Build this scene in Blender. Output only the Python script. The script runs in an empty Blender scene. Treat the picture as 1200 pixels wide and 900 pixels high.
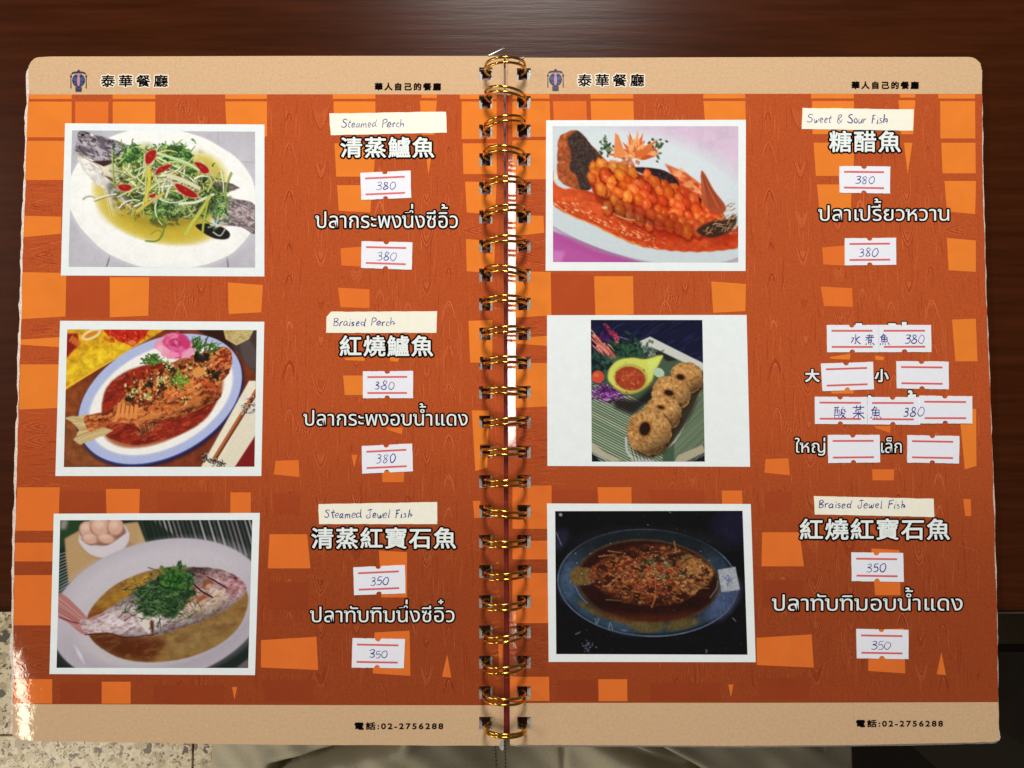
import bpy, math, random
import numpy as np

S = bpy.context.scene
COL = S.collection
R = math.radians

# ------------------------------------------------------------------ camera
F = 1000.0                       # focal length in photograph pixels (1200 wide)
TILT = math.atan(0.0486)
H = 0.0055                       # height of the open pages above the table
ZC = H + 0.369 * math.cos(TILT)
cam = bpy.data.cameras.new("camera")
cam.lens = 36 * F / 1200.0
cam.sensor_width = 36
cam.clip_start = 0.01
cam.clip_end = 20
co = bpy.data.objects.new("camera", cam)
co.location = (0, 0, ZC)
co.rotation_euler = (TILT, 0, 0)
COL.objects.link(co)
S.camera = co

# ------------------------------------------------------------------ world, lamps, exposure
w = bpy.data.worlds.new("World")
S.world = w
w.use_nodes = True
w.node_tree.nodes["Background"].inputs[0].default_value = (1.0, 0.93, 0.83, 1)
w.node_tree.nodes["Background"].inputs[1].default_value = 0.09
S.view_settings.view_transform = 'Standard'
S.view_settings.look = 'None'
S.view_settings.exposure = 0.0
S.view_settings.gamma = 1.0


def area(name, loc, target, sx, sy, power, color):
    l = bpy.data.lights.new(name, 'AREA')
    l.shape = 'RECTANGLE'
    l.size = sx
    l.size_y = sy
    l.energy = power
    l.color = color
    o = bpy.data.objects.new(name, l)
    o.location = loc
    d = np.array(target, float) - np.array(loc, float)
    import mathutils
    o.rotation_euler = mathutils.Vector(d).to_track_quat('-Z', 'Y').to_euler()
    COL.objects.link(o)
    return o


area("ceiling_light", (0.02, 0.70, 0.78), (0, 0.12, 0), 0.26, 0.16, 11.2, (1.0, 0.97, 0.93))
area("window_light", (-1.47, 0.345, 1.50), (0, 0.1, 0), 0.80, 0.13, 9.0, (1.0, 0.98, 0.95))
area("corner_glare_light", (-1.13, -0.55, 1.30), (-0.2, -0.25, 0), 0.20, 0.06, 1.0, (1.0, 0.88, 0.70))  # extra lamp added to put the glare on the lower left page corner
area("floor_fill_light", (-1.0, -0.85, 0.10), (-0.2, -0.3, -0.3), 0.4, 0.5, 5.6, (1.0, 0.91, 0.76))  # invented low fill, not a doorway: brightens the floor and trousers

# ------------------------------------------------------------------ pixel -> plane
ct, st = math.cos(TILT), math.sin(TILT)


def W(px, py, z=H):
    px = np.asarray(px, float); py = np.asarray(py, float)
    x = (px - 600) / F
    y = (450 - py) / F
    yy = y * ct + st
    zz = y * st - ct
    k = (z - ZC) / zz
    return k * x, k * yy


def lin(c):
    c = np.asarray(c, float) / 255.0
    return np.where(c <= 0.04045, c / 12.92, ((c + 0.055) / 1.055) ** 2.4)


# height of the page surface (metres above H)
def surf(x, y):
    x = np.asarray(x, float); y = np.asarray(y, float)
    z = np.zeros(np.broadcast(x, y).shape)
    xs, _ = W(594.5, 500)
    d = np.abs(x - xs)
    wd = np.where(x > xs, 0.0042, 0.0034)
    u = (wd - d) / wd
    sp_ = 0.07
    q = np.where(u > sp_, u - sp_ / 2, np.clip(u, 0, sp_) ** 2 / (2 * sp_))      # straight slope with a soft knee
    k = np.where(x > xs, 0.0017, 0.0010)
    z = z - k * q
    # slow waviness of a much used book
    z = z + 0.00022 * np.sin(x * 31 + 1.0) * np.sin(y * 23 + 0.4) * np.clip(d / 0.02, 0, 1)
    # left edge droops near the bottom, crumpled corner
    xl, yl = W(14, 800)
    e = np.clip(1 - (x - xl) / 0.016, 0, 1.3)
    g = 1 / (1 + np.exp((y - (yl + 0.016)) / 0.008))
    z = z - 0.0007 * e ** 1.7 * g
    return z


# ------------------------------------------------------------------ materials
MATS = {}


def nodes_of(m):
    m.use_nodes = True
    nt = m.node_tree
    return nt, nt.nodes["Principled BSDF"]


def mat(name, rgb, rough=0.5, coat=0.0, metal=0.0, noise=None, bump=None, attr=None, spec=0.5, coat_rough=0.06, alpha=1.0):
    """noise=(scale, amount) colour speckle; bump=(scale, strength, distance)"""
    if name in MATS:
        return MATS[name]
    m = bpy.data.materials.new(name)
    nt, b = nodes_of(m)
    col = tuple(float(v) for v in lin(rgb)) + (1,)
    b.inputs["Base Color"].default_value = col
    b.inputs["Roughness"].default_value = rough
    b.inputs["Metallic"].default_value = metal
    b.inputs["Specular IOR Level"].default_value = spec
    b.inputs["Coat Weight"].default_value = coat
    b.inputs["Coat Roughness"].default_value = coat_rough
    tc = nt.nodes.new("ShaderNodeTexCoord")
    src = None
    if attr:
        a = nt.nodes.new("ShaderNodeAttribute"); a.attribute_name = attr
        src = a.outputs["Color"]
    if noise:
        n = nt.nodes.new("ShaderNodeTexNoise")
        n.inputs["Scale"].default_value = noise[0]
        n.inputs["Detail"].default_value = 4
        n.inputs["Roughness"].default_value = 0.7
        nt.links.new(tc.outputs["Object"], n.inputs["Vector"])
        mr = nt.nodes.new("ShaderNodeMapRange")
        mr.inputs["From Min"].default_value = 0.3
        mr.inputs["From Max"].default_value = 0.7
        mr.inputs["To Min"].default_value = 1 - noise[1]
        mr.inputs["To Max"].default_value = 1 + noise[1]
        nt.links.new(n.outputs["Fac"], mr.inputs["Value"])
        mx = nt.nodes.new("ShaderNodeVectorMath"); mx.operation = 'SCALE'
        if src is not None:
            nt.links.new(src, mx.inputs[0])
        else:
            mx.inputs[0].default_value = col[:3]
        nt.links.new(mr.outputs[0], mx.inputs["Scale"])
        src = mx.outputs[0]
    if src is not None:
        nt.links.new(src, b.inputs["Base Color"])
    if bump:
        n2 = nt.nodes.new("ShaderNodeTexNoise")
        n2.inputs["Scale"].default_value = bump[0]
        n2.inputs["Detail"].default_value = 3
        nt.links.new(tc.outputs["Object"], n2.inputs["Vector"])
        bp = nt.nodes.new("ShaderNodeBump")
        bp.inputs["Strength"].default_value = bump[1]
        bp.inputs["Distance"].default_value = bump[2]
        hsrc = n2.outputs["Fac"]
        if coat >= 1.0:
            # the laminate is crumpled at the lower left corner and along the spine
            cx, cy = W(20, 812)
            vd = nt.nodes.new("ShaderNodeVectorMath"); vd.operation = 'DISTANCE'; vd.inputs[1].default_value = (float(cx), float(cy), H)
            nt.links.new(tc.outputs["Object"], vd.inputs[0])
            m1 = nt.nodes.new("ShaderNodeMapRange"); m1.inputs["From Min"].default_value = .012; m1.inputs["From Max"].default_value = .045
            m1.inputs["To Min"].default_value = 1; m1.inputs["To Max"].default_value = 0
            nt.links.new(vd.outputs["Value"], m1.inputs["Value"])
            sx = nt.nodes.new("ShaderNodeSeparateXYZ"); nt.links.new(tc.outputs["Object"], sx.inputs[0])
            cm = nt.nodes.new("ShaderNodeMath"); cm.operation = 'COMPARE'; cm.inputs[1].default_value = float(W(597, 500)[0]); cm.inputs[2].default_value = .0045
            nt.links.new(sx.outputs[0], cm.inputs[0])
            ad = nt.nodes.new("ShaderNodeMath"); ad.operation = 'MULTIPLY_ADD'; ad.inputs[1].default_value = .05
            nt.links.new(cm.outputs[0], ad.inputs[0]); nt.links.new(m1.outputs[0], ad.inputs[2])
            n3 = nt.nodes.new("ShaderNodeTexNoise"); n3.inputs["Scale"].default_value = 190; n3.inputs["Detail"].default_value = 4; n3.inputs["Distortion"].default_value = 1.2
            nt.links.new(tc.outputs["Object"], n3.inputs["Vector"])
            ml = nt.nodes.new("ShaderNodeMath"); ml.operation = 'MULTIPLY'
            nt.links.new(ad.outputs[0], ml.inputs[0]); nt.links.new(n3.outputs["Fac"], ml.inputs[1])
            fin = nt.nodes.new("ShaderNodeMath"); fin.operation = 'MULTIPLY_ADD'; fin.inputs[1].default_value = 2.4
            nt.links.new(ml.outputs[0], fin.inputs[0]); nt.links.new(hsrc, fin.inputs[2])
            hsrc = fin.outputs[0]
        nt.links.new(hsrc, bp.inputs["Height"])
        nt.links.new(bp.outputs[0], b.inputs["Normal"])
        nt.links.new(bp.outputs[0], b.inputs["Coat Normal"])
    MATS[name] = m
    return m


LAM = dict(rough=0.6, coat=1.0, coat_rough=0.06, spec=0.0, bump=(260, 0.09, 0.00025))


def weave(m, amt, sc=1500):
    """fine woven speckle of the printed ground"""
    nt = m.node_tree
    b = nt.nodes["Principled BSDF"]
    src = b.inputs["Base Color"].links[0].from_socket if b.inputs["Base Color"].links else None
    tc = nt.nodes.new("ShaderNodeTexCoord")
    mp = nt.nodes.new("ShaderNodeMapping")
    mp.inputs["Scale"].default_value = (1, 0.35, 1)
    wv = nt.nodes.new("ShaderNodeTexWave")
    wv.inputs["Scale"].default_value = sc / 6
    wv.inputs["Distortion"].default_value = 9
    wv.inputs["Detail"].default_value = 3
    wv.inputs["Detail Scale"].default_value = 2.5
    wv.inputs["Detail Roughness"].default_value = 0.7
    nt.links.new(tc.outputs["Object"], mp.inputs["Vector"])
    nt.links.new(mp.outputs[0], wv.inputs["Vector"])
    mr = nt.nodes.new("ShaderNodeMapRange")
    mr.inputs["To Min"].default_value = 1 - amt
    mr.inputs["To Max"].default_value = 1 + amt
    nt.links.new(wv.outputs["Fac"], mr.inputs["Value"])
    mx = nt.nodes.new("ShaderNodeVectorMath"); mx.operation = 'SCALE'
    if src is not None:
        nt.links.new(src, mx.inputs[0])
    else:
        mx.inputs[0].default_value = b.inputs["Base Color"].default_value[:3]
    nt.links.new(mr.outputs[0], mx.inputs["Scale"])
    nt.links.new(mx.outputs[0], b.inputs["Base Color"])
    return m


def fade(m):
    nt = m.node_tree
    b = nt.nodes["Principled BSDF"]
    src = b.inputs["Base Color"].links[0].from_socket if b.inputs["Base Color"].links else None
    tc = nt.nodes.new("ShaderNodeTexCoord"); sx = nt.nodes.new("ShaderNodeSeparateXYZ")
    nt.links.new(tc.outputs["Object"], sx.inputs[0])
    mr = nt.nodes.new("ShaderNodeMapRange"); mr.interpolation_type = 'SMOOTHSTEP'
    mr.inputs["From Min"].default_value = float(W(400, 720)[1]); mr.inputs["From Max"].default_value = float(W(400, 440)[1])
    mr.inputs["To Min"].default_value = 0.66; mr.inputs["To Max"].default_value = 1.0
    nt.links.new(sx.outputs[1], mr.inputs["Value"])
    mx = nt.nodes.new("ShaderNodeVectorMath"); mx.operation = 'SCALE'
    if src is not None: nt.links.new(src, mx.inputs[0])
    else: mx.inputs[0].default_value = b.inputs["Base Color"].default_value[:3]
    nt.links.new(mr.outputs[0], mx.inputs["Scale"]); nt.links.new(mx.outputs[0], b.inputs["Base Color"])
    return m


M_cream = mat("cream_print", (206, 172, 134), noise=(900, 0.10), **LAM)
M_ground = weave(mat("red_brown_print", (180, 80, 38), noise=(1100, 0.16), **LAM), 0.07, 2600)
M_check = mat("orange_print", (228, 126, 46), noise=(60, 0.05), **LAM)
M_check_deep = mat("deep_orange_print", (222, 112, 44), noise=(60, 0.05), **LAM)
M_check_dark = mat("brown_print", (176, 74, 36), noise=(80, 0.05), **LAM)
M_line_lt = mat("grain_light_print", (208, 106, 58), **LAM)
M_line_dk = mat("grain_dark_print", (154, 58, 30), **LAM)
M_white_print = mat("white_print", (230, 237, 238), noise=(300, 0.03), **LAM)
M_glyph_white = mat("white_ink", (228, 235, 233), rough=0.6, coat=0.3, coat_rough=0.12, spec=0.2)
M_glyph_black = mat("black_ink", (8, 6, 8), rough=0.6, coat=0.2, coat_rough=0.1, spec=0.0)
M_halo = mat("halo_ink", (240, 226, 206), rough=0.6, coat=0.6, coat_rough=0.12, spec=0.2)
M_photo = mat("photo_print", (200, 200, 200), attr="ink", **LAM)
M_sticker = mat("sticker_paper", (228, 230, 238), rough=0.55, noise=(500, 0.02), bump=(900, 0.3, 0.00005))
M_label = mat("label_paper", (236, 233, 216), rough=0.6, noise=(500, 0.03), bump=(700, 0.35, 0.00006))
M_redline = mat("red_stripe_ink", (214, 88, 88), rough=0.55, noise=(2500, 0.2))
M_pen = mat("blue_pen_ink", (52, 48, 138), rough=0.5, noise=(3000, 0.25))
M_edge = mat("worn_page_edge", (216, 200, 186), rough=0.45, coat=0.4, noise=(1200, 0.35), bump=(1500, 0.6, 0.0002))
M_clear = mat("laminate_rim", (168, 164, 154), rough=0.35, coat=0.4, noise=(700, 0.4), bump=(900, 0.4, 0.0002))
M_cover = mat("dark_red_cover", (122, 32, 26), rough=0.4, coat=0.4, noise=(500, 0.15))
M_gold = mat("gold_wire", (212, 162, 62), rough=0.16, metal=1.0, noise=(300, 0.15))
M_navy = mat("navy_ink", (24, 24, 60), rough=0.6, coat=0.6)
M_blue = mat("blue_ink", (44, 66, 128), rough=0.6, coat=0.6)
M_pinki = mat("pink_ink", (176, 126, 154), rough=0.6, coat=0.6)

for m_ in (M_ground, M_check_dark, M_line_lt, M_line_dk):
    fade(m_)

# ------------------------------------------------------------------ objects
def link(name, verts, faces, m, parent=None, mats=None, midx=None, smooth=False):
    me = bpy.data.meshes.new(name)
    me.from_pydata([tuple(map(float, v)) for v in verts], [], [tuple(map(int, f)) for f in faces])
    for mm in (mats or [m]):
        me.materials.append(mm)
    if midx is not None:
        me.polygons.foreach_set("material_index", np.asarray(midx, dtype=np.int32))
    if smooth:
        me.polygons.foreach_set("use_smooth", np.ones(len(me.polygons), dtype=bool))
    me.update()
    o = bpy.data.objects.new(name, me)
    COL.objects.link(o)
    if parent is not None:
        o.parent = parent
    return o


def thing(name, label, cat, loc=(0, 0, 0)):
    o = bpy.data.objects.new(name, None)
    o.location = loc
    o.empty_display_size = 0.02
    COL.objects.link(o)
    o["label"] = label
    o["category"] = cat
    return o


book = thing("menu_book", "open ring-bound laminated restaurant menu with orange pages of fish dishes", "menu")


def on_page(pts, off):
    """pts: photo pixels (N,2) -> world on the page surface"""
    pts = np.asarray(pts, float)
    x, y = W(pts[:, 0], pts[:, 1])
    z = H + surf(x, y) + off
    return np.stack([x, y, z], 1)


# ---------------------------------------------------------------- pages
def interp(v, xs, ys):
    return np.interp(v, xs, ys)


_, wy0 = W(569, 86.5)
_, wy1 = W(569, 847.5)
HOLE_Y = np.linspace(float(wy0), float(wy1), 23)


def y_to_px(wy, px=590, z=H):
    lo, hi = -200.0, 1200.0
    for _ in range(50):
        mid = (lo + hi) / 2
        if float(W(px, mid, z)[1]) > wy:
            lo = mid
        else:
            hi = mid
    return lo


HOLE_PY = [y_to_px(v) for v in HOLE_Y]
PITCH = float(HOLE_Y[0] - HOLE_Y[1])

L_LEFT = ([66, 110, 320, 480, 620, 733, 825, 875], [34.5, 33.2, 26.5, 22, 17.5, 15, 14, 13])
R_RIGHT = ([66, 110, 200, 340, 560, 720, 825, 875], [1150.5, 1151, 1151.5, 1155, 1164, 1168.5, 1170, 1171.5])


def page(name, side, z_off, grow=0.0, dx=0.0, dy=0.0, under=False, seed=1, parent=book, y_shift=0.0):
    rg = np.random.default_rng(seed)
    if side < 0:
        hx0, hx1 = 561.5, 577.0
        spine = lambda py: 590.3
        outer = lambda py: interp(py, *L_LEFT) - grow
        top, bot = (lambda px: interp(px, [34, 60, 590], [67.5, 66, 65.5]) - dy), (lambda px: interp(px, [13, 40, 300, 590], [866, 868.5, 872.5, 874]) + y_shift)
        head, foot = 110.6, (825.4, 826.6)
    else:
        hx0, hx1 = 606.0, 622.0
        spine = lambda py: interp(py, [66, 875], [592.6, 597.5])
        outer = lambda py: interp(py, *R_RIGHT) + grow
        top, bot = (lambda px: interp(px, [592, 900, 1150], [67.5, 67.2, 66.5]) - dy), (lambda px: interp(px, [598, 860, 1000, 1172], [873, 874, 873, 869.5]) + y_shift)
        head, foot = 110.0, (824.0, 823.0)
    hx0 += dx; hx1 += dx
    # parametric grid in page pixels
    t_list = [0.0, 2, 4, 7, 10, 14]
    ys = set()
    y_top, y_bot = 66.0, 873.0
    for q in t_list:
        ys.add(y_top + q); ys.add(y_bot - q)
    hole_rows = []
    for py in HOLE_PY:
        a, b = py - 7.4, py + 7.4
        ys.add(round(a, 3)); ys.add(round(b, 3)); ys.add(round(py, 3))
        hole_rows.append((round(a, 3), round(b, 3)))
    ys.add(head); ys.add(foot[0])
    step = 9 if not under else 18
    ys = sorted(ys)
    out = [ys[0]]
    for v in ys[1:]:
        n = int((v - out[-1]) // step)
        if n > 0:
            prev = out[-1]
            for k in range(1, n + 1):
                out.append(prev + (v - prev) * k / (n + 1))
        if v - out[-1] > 1e-3:
            out.append(v)
    ys = out
    # x as distance from the spine
    s0 = 590.3 if side < 0 else 595
    xs = [0, 0.8, 1.6, 2.6, 3.6, 5, 6.5, 8, 9.5, 11]
    a, b = sorted([abs(hx0 - s0), abs(hx1 - s0)])
    xs += [a, a + 4, a + 8, b - 4, b]
    v = b + 10
    while v < 515:
        xs.append(v); v += (20 if not under else 60)
    full = 556.5 if side < 0 else 557.5
    xs += [full * k for k in (0.93, 0.945, 0.955, 0.965, 0.972, 0.979, 0.985, 0.99, 0.994, 0.997, 1.0)]
    xs = sorted(set(round(q, 3) for q in xs))
    nx, ny = len(xs), len(ys)
    P = np.zeros((ny, nx, 2))
    for j, py in enumerate(ys):
        sp, ou = spine(py), outer(py)
        for i, d in enumerate(xs):
            if d <= 60:
                px = sp + side * d + (s0 - sp) * min(1, d / 12.0)
            else:
                base = sp + side * 60 + (s0 - sp)
                px = base + (ou - base) * (d - 60) / (full - 60)
            t0, b0 = top(px), bot(px)
            # keep inner rows at their true pixel, only blend the outermost bands
            if py < 90:
                pyy = t0 + (py - y_top) * (90 - t0) / (90 - y_top)
            elif py > 857:
                pyy = 857 + (py - 857) * (b0 - 857) / (y_bot - 857)
            elif abs(py - foot[0]) < 0.01:
                pyy = foot[0] + (foot[1] - foot[0]) * (abs(px - 590) / 556 if side > 0 else 1 - abs(px - 590) / 556)
            else:
                pyy = py
            P[j, i] = (px, pyy)
    # rounded outer corners
    for (cj, rad) in ((0, 11 if side < 0 else 15), (1, 7)):
        for j in range(ny):
            for i in range(nx):
                px, py = P[j, i]
                ou = outer(py)
                ex = abs(px - ou)
                edge_y = top(px) if cj == 0 else bot(px)
                ey = abs(py - edge_y)
                if ex < rad and ey < rad:
                    vx, vy = rad - ex, rad - ey
                    l = max(vx, vy)
                    n = math.hypot(vx, vy)
                    if n > 1e-6:
                        sx = vx / n * l; sy = vy / n * l
                        P[j, i, 0] = ou - side * (rad - sx)
                        P[j, i, 1] = edge_y + (1 if cj == 0 else -1) * (rad - sy)
    # worn edge
    jit = 0.28 if not under else (0.75 if side < 0 else 0.4)
    e0 = 0.0
    for j in range(ny):
        e0 = 0.6 * e0 + rg.normal(0, jit)
        P[j, -1, 0] += e0
    for i in range(nx):
        P[-1, i, 1] += rg.normal(0, jit * 0.5)
    V = P.reshape(-1, 2)
    x, y = W(V[:, 0], V[:, 1])
    z = H + surf(x, y) + z_off
    top_v = np.stack([x, y, z], 1)
    thick = 0.00028
    bot_v = top_v - np.array([0, 0, thick])
    verts = np.concatenate([top_v, bot_v])
    N = len(V)
    faces, midx = [], []
    solid = np.ones((ny - 1, nx - 1), bool)
    for j in range(ny - 1):
        ym = (ys[j] + ys[j + 1]) / 2
        inrow = any(a_ < ym < b_ for a_, b_ in hole_rows)
        for i in range(nx - 1):
            xm = (xs[i] + xs[i + 1]) / 2
            if inrow and a < xm < b:
                solid[j, i] = False
    for j in range(ny - 1):
        ym = (ys[j] + ys[j + 1]) / 2
        for i in range(nx - 1):
            if not solid[j, i]:
                continue
            q = [j * nx + i, (j + 1) * nx + i, (j + 1) * nx + i + 1, j * nx + i + 1]
            if side < 0:
                q = q[::-1]
            faces.append(q)
            if under:
                xm = (xs[i] + xs[i + 1]) / 2
                midx.append(1 if xm > full * 0.99 or ym > 868 or ym < 68 else (2 if xm < 44 else 0))
            else:
                midx.append(0 if (ym < head or ym > foot[0]) else 1)
            faces.append([N + k for k in q[::-1]])
            midx.append(2)
            for (dj, di, e) in ((-1, 0, (0, 3)), (1, 0, (1, 2)), (0, -1, (0, 1)), (0, 1, (2, 3))):
                jj, ii = j + dj, i + di
                if not (0 <= jj < ny - 1 and 0 <= ii < nx - 1) or not solid[jj, ii]:
                    qq = [j * nx + i, (j + 1) * nx + i, (j + 1) * nx + i + 1, j * nx + i + 1]
                    a1, b1 = qq[e[0]], qq[e[1]]
                    faces.append([a1, b1, N + b1, N + a1]); midx.append(2)
    ms = [M_cream, M_edge, M_clear] if under else [M_cream, M_ground, M_clear]
    return link(name, verts, faces, None, parent, mats=ms, midx=midx)


pageL = page("page", -1, 0.0, seed=3)
pageL["label"] = "left page of the menu, with three fish photos"
pageR = page("page", 1, 0.0, seed=4)
pageR["label"] = "right page of the menu, with three dish photos"
# the sheets underneath, each slightly out of register
for k in range(4):
    page("under_page", -1, -0.0009 * (k + 1), grow=[3.0, 5.2, 4.4, 2.0][k], dx=[-2.4, 1.5, 3.2, -1.0][k], dy=[-4, -2.5, -5, -4][k], y_shift=[0.6, -1, 0.9, -1][k], under=True, seed=20 + k)
    page("under_page", 1, -0.0009 * (k + 1), grow=[1.6, 3.2, 1.0, 2.0][k], dx=[-2.2, -4.0, 1.6, -3.0][k], dy=[-3, -2, -4, -4][k], y_shift=[2.2, 3.8, 3.0, 0.4][k], under=True, seed=40 + k)


def slab(name, pts_px, z0, z1, m, parent, ztop=None):
    x, y = W([p[0] for p in pts_px], [p[1] for p in pts_px], z1)
    n = len(x)
    v = [(x[i], y[i], z1) for i in range(n)] + [(x[i], y[i], z0) for i in range(n)]
    f = [list(range(n))[::-1], [n + i for i in range(n)]]
    for i in range(n):
        j = (i + 1) % n
        f.append([i, j, n + j, n + i])
    return link(name, v, f, m, parent)


slab("back_cover", [(36, 80), (1146, 80), (1162, 862), (1162, 863), (22, 860)], 0.0003, 0.0009, M_cover, book)

for pts in ([(572, 65.2), (590, 56), (590.6, 56.5), (574, 65.6)], [(604, 74), (613, 67), (614, 67.6), (605.5, 75)], [(584, 873), (589.5, 866), (590.5, 878), (588, 880)]):
    v = on_page(pts, 0.0006); v2 = v - np.array([0, 0, .0003])
    link("laminate_burr", np.concatenate([v, v2]), [(0, 1, 2, 3), (7, 6, 5, 4), (0, 4, 5, 1), (1, 5, 6, 2), (2, 6, 7, 3), (3, 7, 4, 0)], M_clear, book)

# ---------------------------------------------------------------- printed checks
CHK = [  # (polygon in left-page photo pixels, tone)
    ([(33.5, 110.8), (84, 110.8), (84, 116), (33.5, 116)], 0),
    ([(132, 110.8), (182, 110.8), (182, 116), (132, 116)], 0),
    ([(264, 110.8), (313, 110.8), (313, 116), (264, 116)], 0),
    ([(390, 110.8), (440, 110.8), (440, 116), (390, 116)], 0),
    ([(494, 110.8), (512, 110.8), (512, 115), (494, 115)], 0),
    ([(539, 110.8), (582, 110.8), (582, 116), (539, 116)], 0),
    ([(33, 119), (84, 119), (84, 161), (31, 161)], 0),
    ([(88, 119), (127, 119), (127, 150), (88, 150)], 1),
    ([(132, 119), (182, 119), (182, 150), (132, 150)], 0),
    ([(264, 119), (313, 119), (313, 160), (266, 160)], 0),
    ([(391, 119), (440, 119), (440, 158), (391, 158)], 0),
    ([(492, 118), (512, 118), (509, 158), (495, 158)], 0),
    ([(541, 119), (582, 119), (582, 163), (541, 163)], 0),
    ([(31, 165), (80, 165), (80, 211), (29.5, 211)], 0),
    ([(392, 168), (440, 168), (438, 207), (394, 207)], 0),
    ([(498, 168), (508, 168), (502, 205)], 0),
    ([(542, 168), (582, 168), (582, 204), (543, 204)], 0),
    ([(395, 217), (436, 217), (434, 249), (397, 247)], 0),
    ([(545, 213), (582, 213), (580, 252), (547, 249)], 0),
    ([(28.5, 253), (72, 254), (72, 274), (27.5, 278)], 0),
    ([(399, 291), (434, 288), (434, 313), (400, 311)], 1),
    ([(546, 280), (580, 283), (579, 320), (547, 318)], 0),
    ([(26.5, 319), (78, 320), (77, 371), (25.5, 374)], 0),
    ([(78, 322), (128, 324), (128, 372), (78, 372)], 2),
    ([(129, 325), (175, 325), (174, 370), (129, 372)], 0),
    ([(267, 331), (308, 334), (306, 366), (268, 368)], 0),
    ([(396, 337), (433, 339), (433, 361), (399, 360)], 1),
    ([(24.5, 398), (72, 395), (72, 407), (24.5, 404)], 0),
    ([(549, 376), (577, 375), (577, 425), (551, 425)], 0),
    ([(403, 420), (428, 416), (427, 423), (405, 422)], 0),
    ([(457, 418), (468, 420), (466, 424), (457, 423)], 0),
    ([(402, 440), (430, 440), (430, 463), (404, 463)], 0),
    ([(24, 427), (72, 427), (70, 478), (22.5, 480)], 0),
    ([(553, 481), (573, 481), (571, 548), (557, 552)], 0),
    ([(452, 501), (472, 501), (471, 509), (455, 504)], 1),
    ([(412, 533), (419, 533), (415, 548)], 1),
    ([(323, 540), (350, 539), (351, 559), (321, 556)], 1),
    ([(448, 552), (474, 552), (473, 565), (448, 565)], 1),
    ([(20.5, 571), (70, 571), (68, 622), (18, 622)], 1),
    ([(70, 576), (123, 576), (123, 601), (70, 601)], 2),
    ([(124, 573), (164, 573), (163, 606), (125, 606)], 1),
    ([(184, 576), (250, 577), (248, 606), (186, 606)], 2),
    ([(270, 577), (294, 577), (294, 606), (270, 606)], 1),
    ([(554, 587), (563, 587), (563, 607), (556, 607)], 1),
    ([(320, 578), (352, 578), (351, 602), (321, 602)], 2),
    ([(17.5, 636), (66, 636), (64, 658), (17, 658)], 1),
    ([(316, 626), (360, 626), (364, 666), (314, 666)], 1),
    ([(444, 645), (477, 647), (477, 700), (447, 700)], 1),
    ([(16.5, 674), (64, 674), (62, 733), (15.5, 733)], 1),
    ([(316, 682), (362, 682), (360, 714), (314, 714)], 2),
    ([(306, 750), (371, 746), (373, 785), (306, 782)], 1),
    ([(439, 741), (480, 739), (481, 792), (437, 789)], 1),
    ([(524, 767), (529, 794), (518, 793)], 1),
    ([(584, 749), (589, 749), (589, 790), (585, 790)], 1),
    ([(15, 796), (61, 796), (61, 824.6), (14.5, 824.6)], 1),
    ([(70, 800), (118, 800), (118, 824), (70, 824)], 2),
    ([(119, 799), (153, 799), (153, 824.8), (119, 824.8)], 1),
    ([(180, 803), (262, 803), (262, 824), (180, 824)], 2),
    ([(272, 805), (278, 805), (275, 820)], 1),
    ([(306, 797), (370, 797), (366, 822), (310, 822)], 2),
]
RX = [  # checks seen only on the right page, left of its photographs (right-page pixels)
    ([(624, 119), (646, 119), (646, 160), (624, 160)], 0),
]


def to_right(p):
    """left page pixel -> the same spot of the same print on the right page"""
    x, y = p
    k = 1 + 0.045 * (y - 110) / 715.0
    xr = 651 + (x - (92 - 18 * (y - 110) / 715.0)) * 1.0
    # outer edge of left page maps to the spine side of the right page
    l = np.interp(y, *L_LEFT)
    f = (x - l) / (590.3 - l)
    sp = np.interp(y, [66, 875], [592.6, 597.5])
    ou = np.interp(y, *R_RIGHT)
    xx = sp + f * (ou - sp)
    return (xx, y - 0.5 - 2.5 * (y - 110) / 715.0)


def sub_poly(poly, off, step=6.0, only_near=(575, 612)):
    """polygon as quads/triangles; split finely where the page bends"""
    n = len(poly)
    if n == 3:
        return on_page(poly, off), [(0, 1, 2)]
    xs = [p[0] for p in poly]
    near = max(xs) > only_near[0] - 5 and min(xs) < only_near[1] + 4
    low = min(xs) < 60 and max(p[1] for p in poly) > 700
    nu = max(1, int((max(xs) - min(xs)) / (1.5 if near else 4))) if (near or low) else 2
    nv = 4 if low else 2
    A, B, C, D = [np.array(p, float) for p in poly]
    pts, fs = [], []
    for j in range(nv + 1):
        for i in range(nu + 1):
            u, v = i / nu, j / nv
            pts.append((A * (1 - u) + B * u) * (1 - v) + (D * (1 - u) + C * u) * v)
    for j in range(nv):
        for i in range(nu):
            a = j * (nu + 1) + i
            fs.append((a, a + nu + 1, a + nu + 2, a + 1))
    return on_page(pts, off), fs


holes_rects = [(559.5, 579, py - 8.4, py + 8.4) for py in HOLE_PY] + [(604, 624, py - 8.4, py + 8.4) for py in HOLE_PY]


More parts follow.
